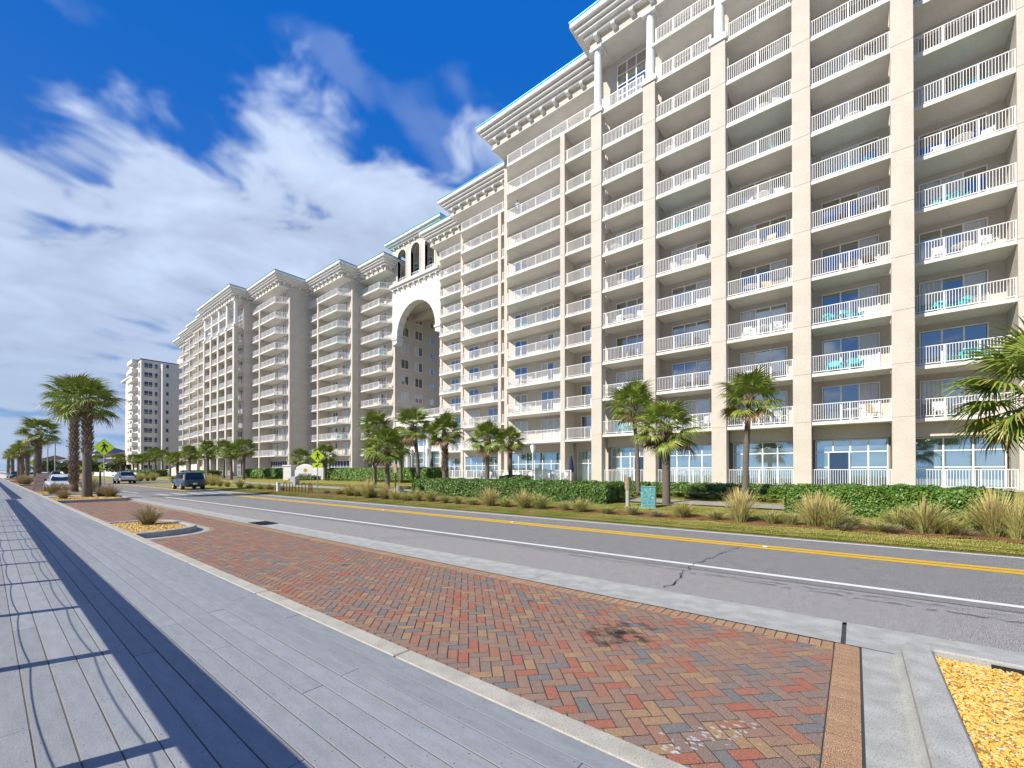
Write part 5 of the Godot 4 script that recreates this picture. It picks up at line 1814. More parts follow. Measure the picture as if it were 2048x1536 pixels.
	for i in 9:
		var az := i * 0.7
		var o := Vector3(cos(az), 0, sin(az))
		var sd := Vector3(-o.z, 0, o.x) * 0.006
		var p0 := o * 0.03 * (i % 3)
		var p1 := p0 + o * 0.03 + Vector3(0, 0.05, 0)
		blade.ink = Color.WHITE
		blade.quad(p0 - sd, p0 + sd, p1 + sd * 0.4, p1 - sd * 0.4)
	var mm := MultiMesh.new()
	mm.transform_format = MultiMesh.TRANSFORM_3D
	mm.use_colors = true
	mm.mesh = blade.mesh()
	var n := 90000
	mm.instance_count = n
	var patch := noise(0.5, 3, FastNoiseLite.TYPE_SIMPLEX_SMOOTH, 66)
	for i in n:
		var t := 13.3 + 8.5 * pow(rng.randf(), 1.6)
		var ss := rng.randf_range(-8, 46)
		if t > 14.6 and t < 15.5 and rng.randf() < 0.8: t = 13.5 + rng.randf() * 1.0
		if t > 18.0 and t < 19.9: t = rng.randf_range(15.7, 18.0)
		var k := rng.randf_range(0.6, 1.3) * (0.55 if t < 13.7 else 1.0)
		mm.set_instance_transform(i, Transform3D(Basis(Vector3.UP, rng.randf() * TAU).scaled(Vector3(1.3, k, 1.3)), P(ss, t, gy(t) + 0.015)))
		var f := clampf(0.5 + 0.8 * patch.get_noise_2d(ss, t) + rng.randf_range(-0.3, 0.3), 0, 1)
		mm.set_instance_color(i, Color(0.25, 0.29, 0.04).lerp(Color(0.46, 0.39, 0.13), f))
	var lo := MultiMeshInstance3D.new()
	lo.name = "lawn_grass"
	lo.multimesh = mm
	lo.material_override = M.grass
	add_child(lo)
	tag(lo, "short yellow-green lawn grass between the road and the hedges", "grass")
	lo.set_meta("kind", "stuff")


# ------------------------------------------------------------------ vehicles
# a car along local +z (its front), on wheels; stations give the outline: z, belt height, half width
func car(called: String, label: String, category: String, group: String, p: Vector3, turn: float, d: Dictionary) -> void:
	var t := thing(called, label, category, group, p, turn)
	var paint: Material = d.paint
	var body := mb()
	var rows := []
	for st: Array in d.body:
		var z: float = st[0]
		var belt: float = st[1]
		var w: float = st[2]
		var sill: float = st[3]
		var half := [[0.0, belt + 0.03], [w * 0.6, belt + 0.025], [w * 0.86, belt], [w * 0.97, belt - 0.07], [w, belt - 0.2], [w * 0.985, (belt + sill) * 0.5], [w * 0.96, sill + 0.08], [w * 0.86, sill], [0.0, sill]]
		var ring := []
		for q: Array in half: ring.append(Vector3(q[0], q[1], z))
		for i in range(half.size() - 2, 0, -1): ring.append(Vector3(-half[i][0], half[i][1], z))
		rows.append(ring)
	loft(body, rows)
	part(t, "body", body.mesh(), paint)
	# cabin
	var c: Dictionary = d.cabin   # y0, y1, w0, w1, z: front base, front top, back top, back base
	var cab := mb()
	var zs := [c.z[3], c.z[2], lerpf(c.z[2], c.z[1], 0.5), c.z[1], c.z[0]]
	var hs := [c.y0, c.y1 - 0.02, c.y1 + 0.02, c.y1 - 0.01, c.y0]
	var ws := [c.w0, c.w1, c.w1 * 1.02, c.w1, c.w0]
	var crow := []
	for i in 5:
		var w: float = ws[i]
		var hh: float = hs[i]
		var ring := []
		for q: Array in [[0.0, hh + 0.02], [w * 0.7, hh + 0.01], [w * 0.93, hh - 0.03], [w + (c.w0 - w) * 0.3, lerpf(hh, c.y0, 0.3)], [c.w0, c.y0 - 0.02], [0.0, c.y0 - 0.03]]: ring.append(Vector3(q[0], q[1], zs[i]))
		for i2 in range(4, 0, -1): ring.append(Vector3(-ring[i2].x, ring[i2].y, zs[i]))
		crow.append(ring)
	loft(cab, crow)
	part(t, "roof", cab.mesh(), paint)
	# glass, proud of the cabin
	var g := func(called2: String, a: Vector3, b: Vector3, e: Vector3, f: Vector3, out: Vector3) -> void:
		var m := mb()
		m.quad(a + out, b + out, e + out, f + out)
		part(t, called2, m.mesh(), M.car_glass)
	var y0: float = c.y0 + 0.03
	var y1: float = c.y1 - 0.07
	g.call("windscreen", Vector3(-c.w0 * 0.9, y0, c.z[0] + 0.01), Vector3(c.w0 * 0.9, y0, c.z[0] + 0.01), Vector3(c.w1 * 0.86, y1, c.z[1] + 0.03), Vector3(-c.w1 * 0.86, y1, c.z[1] + 0.03), Vector3(0, 0.015, 0.03))
	var rb: float = lerpf(c.z[3], c.z[2], 0.12)
	g.call("rear_window", Vector3(c.w0 * 0.86, c.y0 + 0.08, c.z[3] - 0.005), Vector3(-c.w0 * 0.86, c.y0 + 0.08, c.z[3] - 0.005), Vector3(-c.w1 * 0.86, y1 + 0.01, c.z[2] - 0.03), Vector3(c.w1 * 0.86, y1 + 0.01, c.z[2] - 0.03), Vector3(0, 0.01, -0.035))
	for sx: float in [-1.0, 1.0]:
		var za := lerpf(c.z[0], c.z[1], 0.25)
		var zb := lerpf(c.z[3], c.z[2], 0.3)
		var zm := lerpf(za, zb, 0.5)
		for q: Array in [[za, zm + 0.04, c.z[1] - 0.06, zm + 0.04], [zm - 0.04, zb, zm - 0.04, c.z[2] + 0.10]]:
			g.call("side_window", Vector3(sx * c.w0 * 0.99, y0 + 0.02, q[0]), Vector3(sx * c.w0 * 0.99, y0 + 0.02, q[1]), Vector3(sx * (c.w1 * 0.97), y1 + 0.02, q[3]), Vector3(sx * (c.w1 * 0.97), y1 + 0.02, q[2]), Vector3(sx * 0.03, 0, 0))
		# mirror
		var mm := mb()
		mm.cbox(Vector3(sx * (c.w0 + 0.16) - 0.1, c.y0 + 0.02, za - 0.12), Vector3(sx * (c.w0 + 0.16) + 0.1, c.y0 + 0.17, za), 0.03)
		part(t, "mirror", mm.mesh(), M.plastic_black)
		# wheels
		for zw: float in d.wheels:
			var wr: float = d.wheel_r
			var x: float = sx * (d.track)
			var am := mb()
			am.cyl(Vector3(x - sx * 0.1, wr + 0.02, zw), Vector3(x + sx * 0.075, wr + 0.02, zw), wr + 0.075, wr + 0.075, 20)
			part(t, "wheel_arch", am.mesh(), M.plastic_black)
			var wm := mb()
			wm.tube([Vector3(x - 0.11, wr, zw), Vector3(x - 0.09, wr, zw), Vector3(x + 0.09, wr, zw), Vector3(x + 0.11, wr, zw)], [wr - 0.04, wr, wr, wr - 0.04], 20)
			var wheel := part(t, "wheel", wm.mesh(), M.tyre)
			wheel.position.x = sx * 0.02
			var rm := mb()
			var fx: float = x + sx * 0.112
			rm.cyl(Vector3(fx - sx * 0.01, wr, zw), Vector3(fx + sx * 0.004, wr, zw), wr * 0.25, wr * 0.2, 10)
			for k in 5:
				var a := TAU * k / 5
				rm.cyl(Vector3(fx, wr, zw), Vector3(fx, wr + sin(a) * wr * 0.68, zw + cos(a) * wr * 0.68), 0.035, 0.03, 5)
			var pts := []
			var rad := []
			for k in 15:
				var a := TAU * k / 14
				pts.append(Vector3(fx, wr + sin(a) * wr * 0.68, zw + cos(a) * wr * 0.68)); rad.append(0.025)
			rm.tube(pts, rad, 5, false)
			part(wheel, "rim", rm.mesh(), M.rim)
	var zf: float = d.body[d.body.size() - 1][0]
	var zr: float = d.body[0][0]
	var hw: float = d.body[d.body.size() - 2][2]
	var lower := mb()
	lower.cbox(Vector3(-hw * 0.9, d.sill, zr - 0.03), Vector3(hw * 0.9, d.sill + 0.24, zr + 0.3), 0.04)
	lower.cbox(Vector3(-hw * 0.85, d.sill, zf - 0.35), Vector3(hw * 0.85, d.sill + 0.2, zf + 0.0), 0.04)
	part(t, "bumper", lower.mesh(), d.get("bumper", M.plastic_black))
	for sx: float in [-1.0, 1.0]:
		for l: Array in d.tail:
			var lm := mb()
			lm.cbox(Vector3(sx * l[0] - l[3] / 2, l[1], zr + l[4] - 0.05), Vector3(sx * l[0] + l[3] / 2, l[2], zr + l[4] + 0.12), 0.02)
			part(t, "tail_light", lm.mesh(), M.lamp_red if l.size() < 6 else l[5])
		var hm := mb()
		hm.cbox(Vector3(sx * hw * 0.72 - 0.2, d.lamp_y - 0.08, zf - 0.34), Vector3(sx * hw * 0.72 + 0.2, d.lamp_y + 0.07, zf - 0.0), 0.05)
		part(t, "headlight", hm.mesh(), M.lamp_clear)
		for q: Array in [[0.62, 0.0]]:
			var hd := mb()
			hd.cbox(Vector3(sx * (hw + 0.006) - 0.012, d.body[3][1] - 0.14, 0.1), Vector3(sx * (hw + 0.006) + 0.012, d.body[3][1] - 0.11, 0.32), 0.005)
			part(t, "door_handle", hd.mesh(), M.rim)
	var pm := mb()
	pm.cbox(Vector3(-0.16, d.plate_y, zr - 0.07), Vector3(0.16, d.plate_y + 0.16, zr - 0.04), 0.005)
	part(t, "number_plate", pm.mesh(), M.plate)
	var gm := mb()
	gm.cbox(Vector3(-hw * 0.5, d.lamp_y - 0.12, zf - 0.1), Vector3(hw * 0.5, d.lamp_y - 0.02, zf + 0.015), 0.02)
	part(t, "grille", gm.mesh(), d.get("grille", M.plastic_black))

func loft(m: MB, rows: Array) -> void:
	var n: int = rows[0].size()
	var nr := []
	for r in rows.size():
		var row := []
		for i in n:
			var u: Vector3 = rows[r][(i + 1) % n] - rows[r][(i - 1 + n) % n]
			var w: Vector3 = rows[mini(r + 1, rows.size() - 1)][i] - rows[maxi(r - 1, 0)][i]
			var nn := w.cross(u).normalized()
			var mid := Vector3.ZERO
			for e: Vector3 in rows[r]: mid += e / n
			row.append(nn if nn.dot(rows[r][i] - mid) > 0 else -nn)
		nr.append(row)
	for r in rows.size() - 1:
		for i in n:
			var j := (i + 1) % n
			m.quad_n(rows[r][j], rows[r][i], rows[r + 1][i], rows[r + 1][j], nr[r][j], nr[r][i], nr[r + 1][i], nr[r + 1][j])
	for e: int in [0, rows.size() - 1]:
		var mid := Vector3.ZERO
		for p: Vector3 in rows[e]: mid += p / n
		for i in n:
			if e == 0: m.tri(mid, rows[e][i], rows[e][(i + 1) % n])
			else: m.tri(mid, rows[e][(i + 1) % n], rows[e][i])

func vehicles() -> void:
	var west := PI / 2 * -1.0   # front towards +s
	var boxy := {"paint": car_paint(0.012, 0.055, 0.10), "body": [[-2.02, 0.86, 0.70, 0.42], [-1.98, 0.98, 0.82, 0.34], [-1.7, 1.02, 0.88, 0.28], [-0.4, 1.0, 0.90, 0.26], [0.75, 0.99, 0.90, 0.26], [1.1, 0.98, 0.88, 0.26], [1.7, 0.90, 0.84, 0.28], [1.98, 0.76, 0.74, 0.32], [2.06, 0.62, 0.6, 0.36]], "cabin": {"y0": 0.98, "y1": 1.62, "w0": 0.86, "w1": 0.70, "z": [1.12, 0.42, -1.62, -1.97]}, "wheels": [-1.27, 1.27], "wheel_r": 0.32, "track": 0.78, "sill": 0.26, "lamp_y": 0.72, "plate_y": 0.48, "tail": [[0.80, 0.92, 1.40, 0.12, 0.02, M.lamp_clear], [0.62, 0.42, 0.50, 0.2, -0.04]]}
	car("blue_hatchback", "dark blue boxy hatchback driving away in the far lane", "car", "cars on the road", P(49.8, 12.25, 0.01), PI / 2 + PI + 0.0, boxy)
	var suv := {"paint": car_paint(0.66, 0.68, 0.70), "body": [[-2.32, 0.88, 0.72, 0.5], [-2.26, 1.04, 0.86, 0.42], [-1.9, 1.08, 0.92, 0.36], [-0.4, 1.05, 0.94, 0.32], [0.85, 1.04, 0.94, 0.32], [1.3, 1.02, 0.93, 0.32], [1.95, 0.95, 0.88, 0.34], [2.28, 0.8, 0.78, 0.38], [2.36, 0.66, 0.62, 0.42]], "cabin": {"y0": 1.04, "y1": 1.64, "w0": 0.88, "w1": 0.66, "z": [1.15, 0.35, -1.55, -2.2]}, "wheels": [-1.42, 1.42], "wheel_r": 0.36, "track": 0.81, "sill": 0.32, "lamp_y": 0.82, "plate_y": 0.72, "tail": [[0.80, 0.84, 1.06, 0.2, 0.0]]}
	car("white_suv", "white SUV driving away down the far lane by the driveway", "car", "cars on the road", P(79.4, 12.2, 0.01), PI / 2 + PI, suv)
	var sedan := {"paint": car_paint(0.62, 0.65, 0.66), "body": [[-2.32, 0.7, 0.66, 0.42], [-2.24, 0.9, 0.82, 0.34], [-1.7, 0.96, 0.88, 0.28], [-0.4, 0.93, 0.9, 0.25], [0.75, 0.92, 0.9, 0.25], [1.2, 0.88, 0.89, 0.25], [1.9, 0.76, 0.84, 0.27], [2.2, 0.64, 0.74, 0.3], [2.32, 0.5, 0.56, 0.34]], "cabin": {"y0": 0.91, "y1": 1.43, "w0": 0.80, "w1": 0.58, "z": [1.15, 0.3, -0.85, -1.75]}, "wheels": [-1.4, 1.4], "wheel_r": 0.32, "track": 0.77, "sill": 0.24, "lamp_y": 0.64, "plate_y": 0.6, "bumper": car_paint(0.6, 0.62, 0.63), "grille": M.rust_metal, "tail": [[0.7, 0.72, 0.86, 0.3, 0.0]]}
	car("white_sedan", "white sedan parked nose-on behind the spiky palm trunk", "car", "parked cars", P(53.3, 4.1, 0.0), PI / 2, sedan)
	var suv2: Dictionary = suv.duplicate()
	suv2.paint = car_paint(0.52, 0.56, 0.60)
	car("parked_suv", "silver SUV parked facing the road beyond the bench and shaggy palm", "car", "parked cars", P(126.0, 5.4, 0.0), PI / 2, suv2)
	var suv3: Dictionary = suv.duplicate()
	suv3.paint = car_paint(0.03, 0.04, 0.07)
	car("parked_suv", "dark SUV parked past the silver SUV by the boardwalk", "car", "parked cars", P(158.0, 4.6, 0.0), PI / 2, suv3)
	var sed2: Dictionary = sedan.duplicate()
	sed2.paint = car_paint(0.08, 0.12, 0.22)
	car("parked_sedan", "blue sedan parked farthest along the boardwalk", "car", "parked cars", P(172.0, 4.4, 0.0), PI / 2, sed2)
	var col := [[0.6, 0.62, 0.64], [0.05, 0.05, 0.06], [0.5, 0.52, 0.55], [0.3, 0.03, 0.03]]
	for k in 4:
		var dd: Dictionary = (suv if k % 2 else sedan).duplicate()
		dd.paint = car_paint(col[k][0], col[k][1], col[k][2])
		car("distant_car", ["white sedan far down the road", "black SUV far down the road", "silver sedan far down the road", "red SUV far down the road"][k], "car", "cars far down the road", P(150.0 + k * 24.0, 8.9 if k % 2 == 0 else 12.3, 0.01), PI / 2 if k % 2 == 0 else -PI / 2, dd)

# ------------------------------------------------------------------ street furniture
func walker(m: MB, z: float, k: float) -> void:   # the walking figure of a crossing sign, flat, on the face at depth z
	var poly := func(pts: Array) -> void:
		var a := PackedVector2Array()
		for q: Array in pts: a.append(Vector2(q[0], q[1]) * k)
		m.prism(a, func(x: float, y: float, d: float) -> Vector3: return Vector3(x, y, d), z, z + 0.004)
	var head := []
	for i in 14: head.append([-0.03 + 0.06 * cos(TAU * i / 14), 0.34 + 0.055 * sin(TAU * i / 14)])
	poly.call(head)
	poly.call([[-0.07, 0.22], [0.0, 0.265], [0.08, 0.25], [0.13, 0.20], [0.10, 0.12], [0.07, 0.0], [-0.06, 0.0], [-0.045, 0.12]])
	poly.call([[-0.07, 0.22], [-0.03, 0.13], [-0.10, 0.09], [-0.22, 0.075], [-0.22, 0.10], [-0.12, 0.13]])
	poly.call([[0.08, 0.245], [0.13, 0.235], [0.20, 0.12], [0.21, 0.0], [0.175, 0.0], [0.16, 0.1], [0.10, 0.16]])
	poly.call([[-0.06, 0.005], [0.02, 0.005], [-0.03, -0.14], [-0.12, -0.31], [-0.19, -0.31], [-0.11, -0.14]])
	poly.call([[0.0, 0.005], [0.07, 0.005], [0.12, -0.14], [0.19, -0.32], [0.12, -0.34], [0.05, -0.15]])

func crossing_sign(label: String, p: Vector3, face: float, h: float, plaque: bool, big := 0.61, back_plate := false) -> void:
	var t := thing("crossing_sign", label, "sign", "yellow-green pedestrian crossing signs", p, face)
	var pm := mb()
	pm.cyl(Vector3(0, -0.1, -0.03), Vector3(0, h + 0.2, -0.03), 0.032, 0.032, 10)
	part(t, "post", pm.mesh(), M.steel)
	var d := mb()
	var e := mb()
	var diamond := func(m: MB, r: float, z0: float, z1: float) -> void:
		m.prism(PackedVector2Array([Vector2(r, h), Vector2(0, h + r), Vector2(-r, h), Vector2(0, h - r)]), func(x: float, y: float, dd: float) -> Vector3: return Vector3(x, y, dd), z0, z1)
	diamond.call(e, big, 0.0, 0.006)
	diamond.call(d, big * 0.96, 0.004, 0.0095)
	part(t, "border", e.mesh(), M.sign_black)
	var pl := part(t, "plate", d.mesh(), M.sign_green)
	var f := mb()
	walker(f, 0.0105, big / 0.62)
	part(pl, "symbol", f.mesh(), M.sign_black, at(Vector3(0.01, h, 0)))
	if plaque:
		var a := mb()
		a.cbox(Vector3(-0.33, h - big - 0.34, 0.0), Vector3(0.33, h - big - 0.02, 0.008), 0.002)
		var ap := part(t, "arrow_plate", a.mesh(), M.sign_green)
		var ar := mb()
		var arrow := PackedVector2Array([Vector2(0.15, 0.10), Vector2(0.11, 0.13), Vector2(-0.04, 0.02), Vector2(-0.07, 0.07), Vector2(-0.15, -0.09), Vector2(0.03, -0.07), Vector2(0.0, -0.035)])
		ar.prism(arrow, func(x: float, y: float, dd: float) -> Vector3: return Vector3(x, y, dd), 0.009, 0.013)
		part(ap, "arrow", ar.mesh(), M.sign_black, at(Vector3(0, h - big - 0.18, 0)))
	if back_plate:
		var g := mb()
		g.cbox(Vector3(-0.38, h - big - 0.45, -0.075), Vector3(0.38, h - big - 0.17, -0.065), 0.002)
		part(t, "panel", g.mesh(), M.sign_grey)
		var l := mb()
		l.cbox(Vector3(-0.04, h - big - 1.05, -0.09), Vector3(0.04, h - big - 0.95, 0.03), 0.01)
		part(t, "button", l.mesh(), M.lamp_red)

func street_things() -> void:
	var east := -PI / 2 * -1.0   # a face turned towards the eye side of the street: local +z to world +x
	crossing_sign("large yellow-green crossing sign with grey panel in the first palm planter", P(43.2, 5.5, 0.06), east - 0.42, 3.42, false, 0.63, true)
	crossing_sign("yellow-green crossing sign with arrow plaque beside the bicycle rack", P(30.5, 15.2, gy(15.2)), east - 0.62, 2.72, true, 0.5)
	crossing_sign("crossing sign with arrow plaque far across the road beyond the first sign", P(112.0, 14.0, 0.05), east, 2.6, true, 0.6)
	crossing_sign("crossing sign by the parked silver SUV", P(115.0, 5.6, 0.05), east, 3.2, false, 0.75)
	crossing_sign("crossing sign across the road far beyond the wooden board", P(140.0, 13.6, 0.05), east, 2.4, false, 0.75)
	crossing_sign("farthest crossing sign along the boardwalk", P(230.0, 5.4, 0.05), east, 3.2, false, 0.8)
	# dark post by the first sign
	var dp := mb()
	dp.cbox(Vector3(-0.05, -0.1, -0.05), Vector3(0.05, 1.6, 0.05), 0.01)
	one("marker_post", dp.mesh(), M.plastic_black, "slim dark post beside the large crossing sign", "post", "", P(43.6, 5.35, 0.06))
	# teal utility box
	var ub := thing("utility_box", "weathered teal utility box with peeling paint on the lawn", "utility box", "utility boxes", P(6.6, 17.1, gy(17.1) + 0.02), 0.32)
	var teal_t := texture(256, 0.03, 0.12, 0.6, Color(0.06, 0.24, 0.24), Color(0.14, 0.36, 0.36), Color(0.40, 0.46, 0.42), 0.14, 0.03, 81)
	var teal := tri_mat(teal_t, 1.1, 0.6)
	teal.uv1_world_triplanar = false
	var u := mb()
	u.cbox(Vector3(-0.29, 0, -0.24), Vector3(0.29, 0.86, 0.24), 0.015)
	part(ub, "cabinet", u.mesh(), teal)
	u = mb()
	u.cbox(Vector3(-0.3, 0.86, -0.25), Vector3(0.3, 0.9, 0.25), 0.012)
	part(ub, "lid", u.mesh(), tinted(teal, 1.0, 1.0, 1.0))
	u = mb()
	u.box(Vector3(-0.27, 0.16, 0.241), Vector3(0.27, 0.175, 0.247))
	u.cyl(Vector3(0.1, 0.55, 0.24), Vector3(0.1, 0.55, 0.275), 0.03, 0.025, 8)
	u.cyl(Vector3(0.1, 0.66, 0.25), Vector3(0.1, 0.79, 0.25), 0.012, 0.012, 6)
	part(ub, "latch", u.mesh(), M.sign_grey)
	u = mb()
	u.cbox(Vector3(-0.36, -0.12, -0.31), Vector3(0.36, 0.03, 0.31), 0.02)
	part(ub, "base", u.mesh(), M.concrete)
	# concrete pipe with a larger cap
	var pp := thing("marker_pipe", "stained concrete pipe with a wider rusty cap standing on the lawn", "pipe", "", P(7.5, 17.1, gy(17.1) + 0.02))
	u = mb()
	u.cyl(Vector3(0, -0.1, 0), Vector3(0, 0.78, 0), 0.085, 0.085, 16)
	part(pp, "pipe", u.mesh(), M.concrete_warm)
	u = mb()
	u.tube([Vector3(0, 0.74, 0), Vector3(0, 0.79, 0), Vector3(0, 1.24, 0), Vector3(0, 1.27, 0)], [0.105, 0.125, 0.128, 0.11], 18)
	var cap_t := texture(256, 0.02, 0.1, 0.6, Color(0.20, 0.16, 0.08), Color(0.40, 0.37, 0.30), Color(0.30, 0.15, 0.05), 0.28, 0.03, 83)
	part(pp, "cap", u.mesh(), tri_mat(cap_t, 0.6, 0.9))
	# bicycle rack: hoops
	var lab := ["dark hoop of the bicycle rack next to the white post", "dark hoop in the middle of the bicycle rack", "dark hoop in the middle of the bicycle rack", "dark hoop of the bicycle rack at the sign post", "rusty hoop with lattice ends at the end of the bicycle rack"]
	for k in 5:
		var hp := thing("bicycle_hoop", lab[k], "bicycle rack", "hoops of the bicycle rack", P(34.6 - k * 1.02, 14.7, gy(14.7)))
		u = mb()
		var pts := []
		var rad := []
		for q in 15:
			var a := PI * q / 14.0
			pts.append(Vector3(cos(a) * 0.26, (0.55 + sin(a) * 0.26) if q > 0 and q < 14 else -0.1, -0.0)); rad.append(0.025)
		u.tube(pts, rad, 7)
		part(hp, "hoop", u.mesh(), M.dark_metal if k < 4 else M.rust_metal)
		if k == 4:
			u = mb()
			for q in 5: u.cyl(Vector3(-0.2 + q * 0.1, 0.2, 0), Vector3(-0.2 + q * 0.1, 0.74, 0), 0.012, 0.012, 5)
			for q in 4: u.cyl(Vector3(-0.25, 0.25 + q * 0.14, 0), Vector3(0.25, 0.25 + q * 0.14, 0), 0.012, 0.012, 5)
			part(hp, "lattice", u.mesh(), M.rust_metal)
	u = mb()
	u.cbox(Vector3(-0.11, -0.1, -0.11), Vector3(0.11, 0.72, 0.11), 0.02)
	u.cbox(Vector3(-0.13, 0.72, -0.13), Vector3(0.13, 0.78, 0.13), 0.02)
	one("rack_post", u.mesh(), M.trim, "short white post at the start of the bicycle rack", "post", "", P(35.6, 14.6, gy(14.6)))
	# brown sign by the tufts
	var bs := thing("brown_sign", "blank brown rectangular sign seen from behind on a rusty post", "sign", "", P(21.8, 15.7, gy(15.7)))
	u = mb()
	u.cbox(Vector3(-0.03, -0.1, -0.03), Vector3(0.03, 2.0, 0.03), 0.008)
	part(bs, "post", u.mesh(), M.rust_metal)
	u = mb()
	u.cbox(Vector3(-0.16, 1.5, 0.032), Vector3(0.16, 2.02, 0.04), 0.002)
	part(bs, "plate", u.mesh(), M.brown_sign)
	# rock-like electric box in the tufts
	u = mb()
	u.tube([Vector3(0, 0, 0), Vector3(0, 0.3, 0), Vector3(0, 0.42, 0), Vector3(0, 0.46, 0)], [0.34, 0.34, 0.26, 0.08], 12)
	one("pump_cover", u.mesh(), M.concrete, "pale grey pump cover half hidden in the tufts by the palm", "cover", "", P(24.6, 18.0, gy(18.0)))
	# monument sign
	monument()
	# bench, wooden board
	bench(P(83.4, 3.45, 0.0))
	var wb := thing("wooden_board", "leaning tan wooden board on a dark green post beside the white sedan", "board", "", P(60.5, 3.4, 0.0))
	for k in 4:
		u = mb()
		u.hexa([Vector3(-0.02, 0.05 + k * 0.36, 0.55 - k * 0.07), Vector3(0.03, 0.05 + k * 0.36, 0.55 - k * 0.07), Vector3(0.03, 0.05 + k * 0.36, -0.75), Vector3(-0.02, 0.05 + k * 0.36, -0.75), Vector3(-0.3, 0.39 + k * 0.36, 0.48 - k * 0.07), Vector3(-0.25, 0.39 + k * 0.36, 0.48 - k * 0.07), Vector3(-0.25, 0.39 + k * 0.36, -0.75), Vector3(-0.3, 0.39 + k * 0.36, -0.75)])
		part(wb, "plank", u.mesh(), M.brown_sign, at(Vector3(-k * 0.28, 0, 0)))
	u = mb()
	u.hexa([Vector3(0.05, 0, 0.6), Vector3(0.15, 0, 0.6), Vector3(0.15, 0, 0.5), Vector3(0.05, 0, 0.5), Vector3(-0.1, 1.55, 0.32), Vector3(0.0, 1.55, 0.32), Vector3(0.0, 1.55, 0.22), Vector3(-0.1, 1.55, 0.22)])
	part(wb, "frame", u.mesh(), M.chair_tan)
	u = mb()
	u.cbox(Vector3(-0.1, 0, -0.95), Vector3(0.1, 1.55, -0.75), 0.02)
	u.cbox(Vector3(-0.16, 1.5, -1.0), Vector3(0.16, 1.62, -0.7), 0.02)
	part(wb, "post", u.mesh(), mat(0.015, 0.04, 0.02, 0.7))
	# white lamps along the condominium terrace
	for q: Array in [[38.0, 29.5, "white lamp post with globe in front of the brown end wall"], [35.5, 29.6, "white lamp post with lantern by the navy parasols"], [33.0, 30.0, "white lamp post with lantern near the portico"], [28.5, 31.2, "white lamp post with lantern by the pool fence"], [22.6, 31.0, "white lamp with lantern in front of the terrace windows"], [66.0, 31.0, "white lamp post with lantern beyond the monument sign"]]:
		var lp := thing("terrace_lamp", q[2], "lamp", "white lamps on the terrace", P(q[0], q[1], 0.75))
		u = mb()
		u.tube([Vector3(0, -0.1, 0), Vector3(0, 0.3, 0), Vector3(0, 2.6, 0)], [0.09, 0.06, 0.05], 10)
		part(lp, "post", u.mesh(), M.rail)
		u = mb()
		u.tube([Vector3(0, 2.6, 0), Vector3(0, 2.7, 0), Vector3(0, 3.1, 0), Vector3(0, 3.25, 0), Vector3(0, 3.4, 0)], [0.06, 0.14, 0.24, 0.26, 0.03], 10)
		part(lp, "lantern", u.mesh(), M.rail)
	# tall slim white poles
	for q: Array in [[40.5, 30.5], [36.5, 30.0], [58.0, 30.5], [70.0, 31.2]]:
		u = mb()
		u.cyl(Vector3(0, -0.1, 0), Vector3(0, 4.3, 0), 0.07, 0.07, 8)
		one("white_pole", u.mesh(), M.rail, "tall slim white pole on the terrace behind the tall hedge", "pole", "white poles on the terrace", P(q[0], q[1], 0.75))
	# closed navy parasols
	for q: Array in [[36.0, 30.6], [33.9, 30.4], [45.0, 32.5], [60.5, 31.0], [63.0, 31.6], [17.2, 32.6], [19.2, 32.0]]:
		var pa := thing("closed_parasol", "closed navy parasol on the terrace behind the hedges", "parasol", "closed navy parasols on the terrace", P(q[0], q[1], 0.78))
		u = mb()
		u.cyl(Vector3.ZERO, Vector3(0, 2.4, 0), 0.025, 0.025, 6)
		part(pa, "pole", u.mesh(), M.rail)
		u = mb()
		u.tube([Vector3(0, 0.85, 0), Vector3(0, 1.0, 0), Vector3(0, 1.7, 0), Vector3(0, 2.35, 0)], [0.16, 0.24, 0.17, 0.04], 9)
		part(pa, "canopy", u.mesh(), M.navy)
	# pool fence
	var pf := thing("pool_fence", "white picket fence round the pool terrace behind the dark hedge", "fence")
	for k in 14: rail(pf, P(46.0 - k * 2.0, 30.0, 0.76), P(44.0 - k * 2.0, 30.0, 0.76))
	var pf2 := thing("terrace_fence", "white picket fence along the terrace behind the tall bright hedges", "fence")
	for k in 20: rail(pf2, P(88.0 - k * 2.0, 30.2, 0.76), P(86.0 - k * 2.0, 30.2, 0.76))
	for k in 6:
		one("pool_chair", chair_mesh(1), M.chair_white, "white low chair on the pool terrace behind the picket fence", "chair", "white chairs on the pool terrace", P(19.5 + k * 1.7, 31.0 + 0.4 * sin(k * 2.0), 0.78), 0.3 * sin(k * 5.0))
	# grey box by the monument sign
	u = mb()
	u.cbox(Vector3(-0.35, -0.1, -0.3), Vector3(0.35, 0.85, 0.3), 0.03)
	one("electric_box", u.mesh(), M.sign_grey, "pale grey electric box beside the monument sign", "utility box", "utility boxes", P(44.2, 19.7, gy(19.7)), 0.4)
	# people
	person("person in a red top and dark shorts standing by the portico", P(36.8, 31.5, 0.78), PI * 0.1, Color(0.45, 0.06, 0.05), Color(0.02, 0.02, 0.025), false)
	person("person in a pale blue shirt leaning on an upper balcony railing", P(27.2, 34.75, fy(9) + 0.07), 0.2, Color(0.36, 0.50, 0.62), Color(0.25, 0.27, 0.32), true)

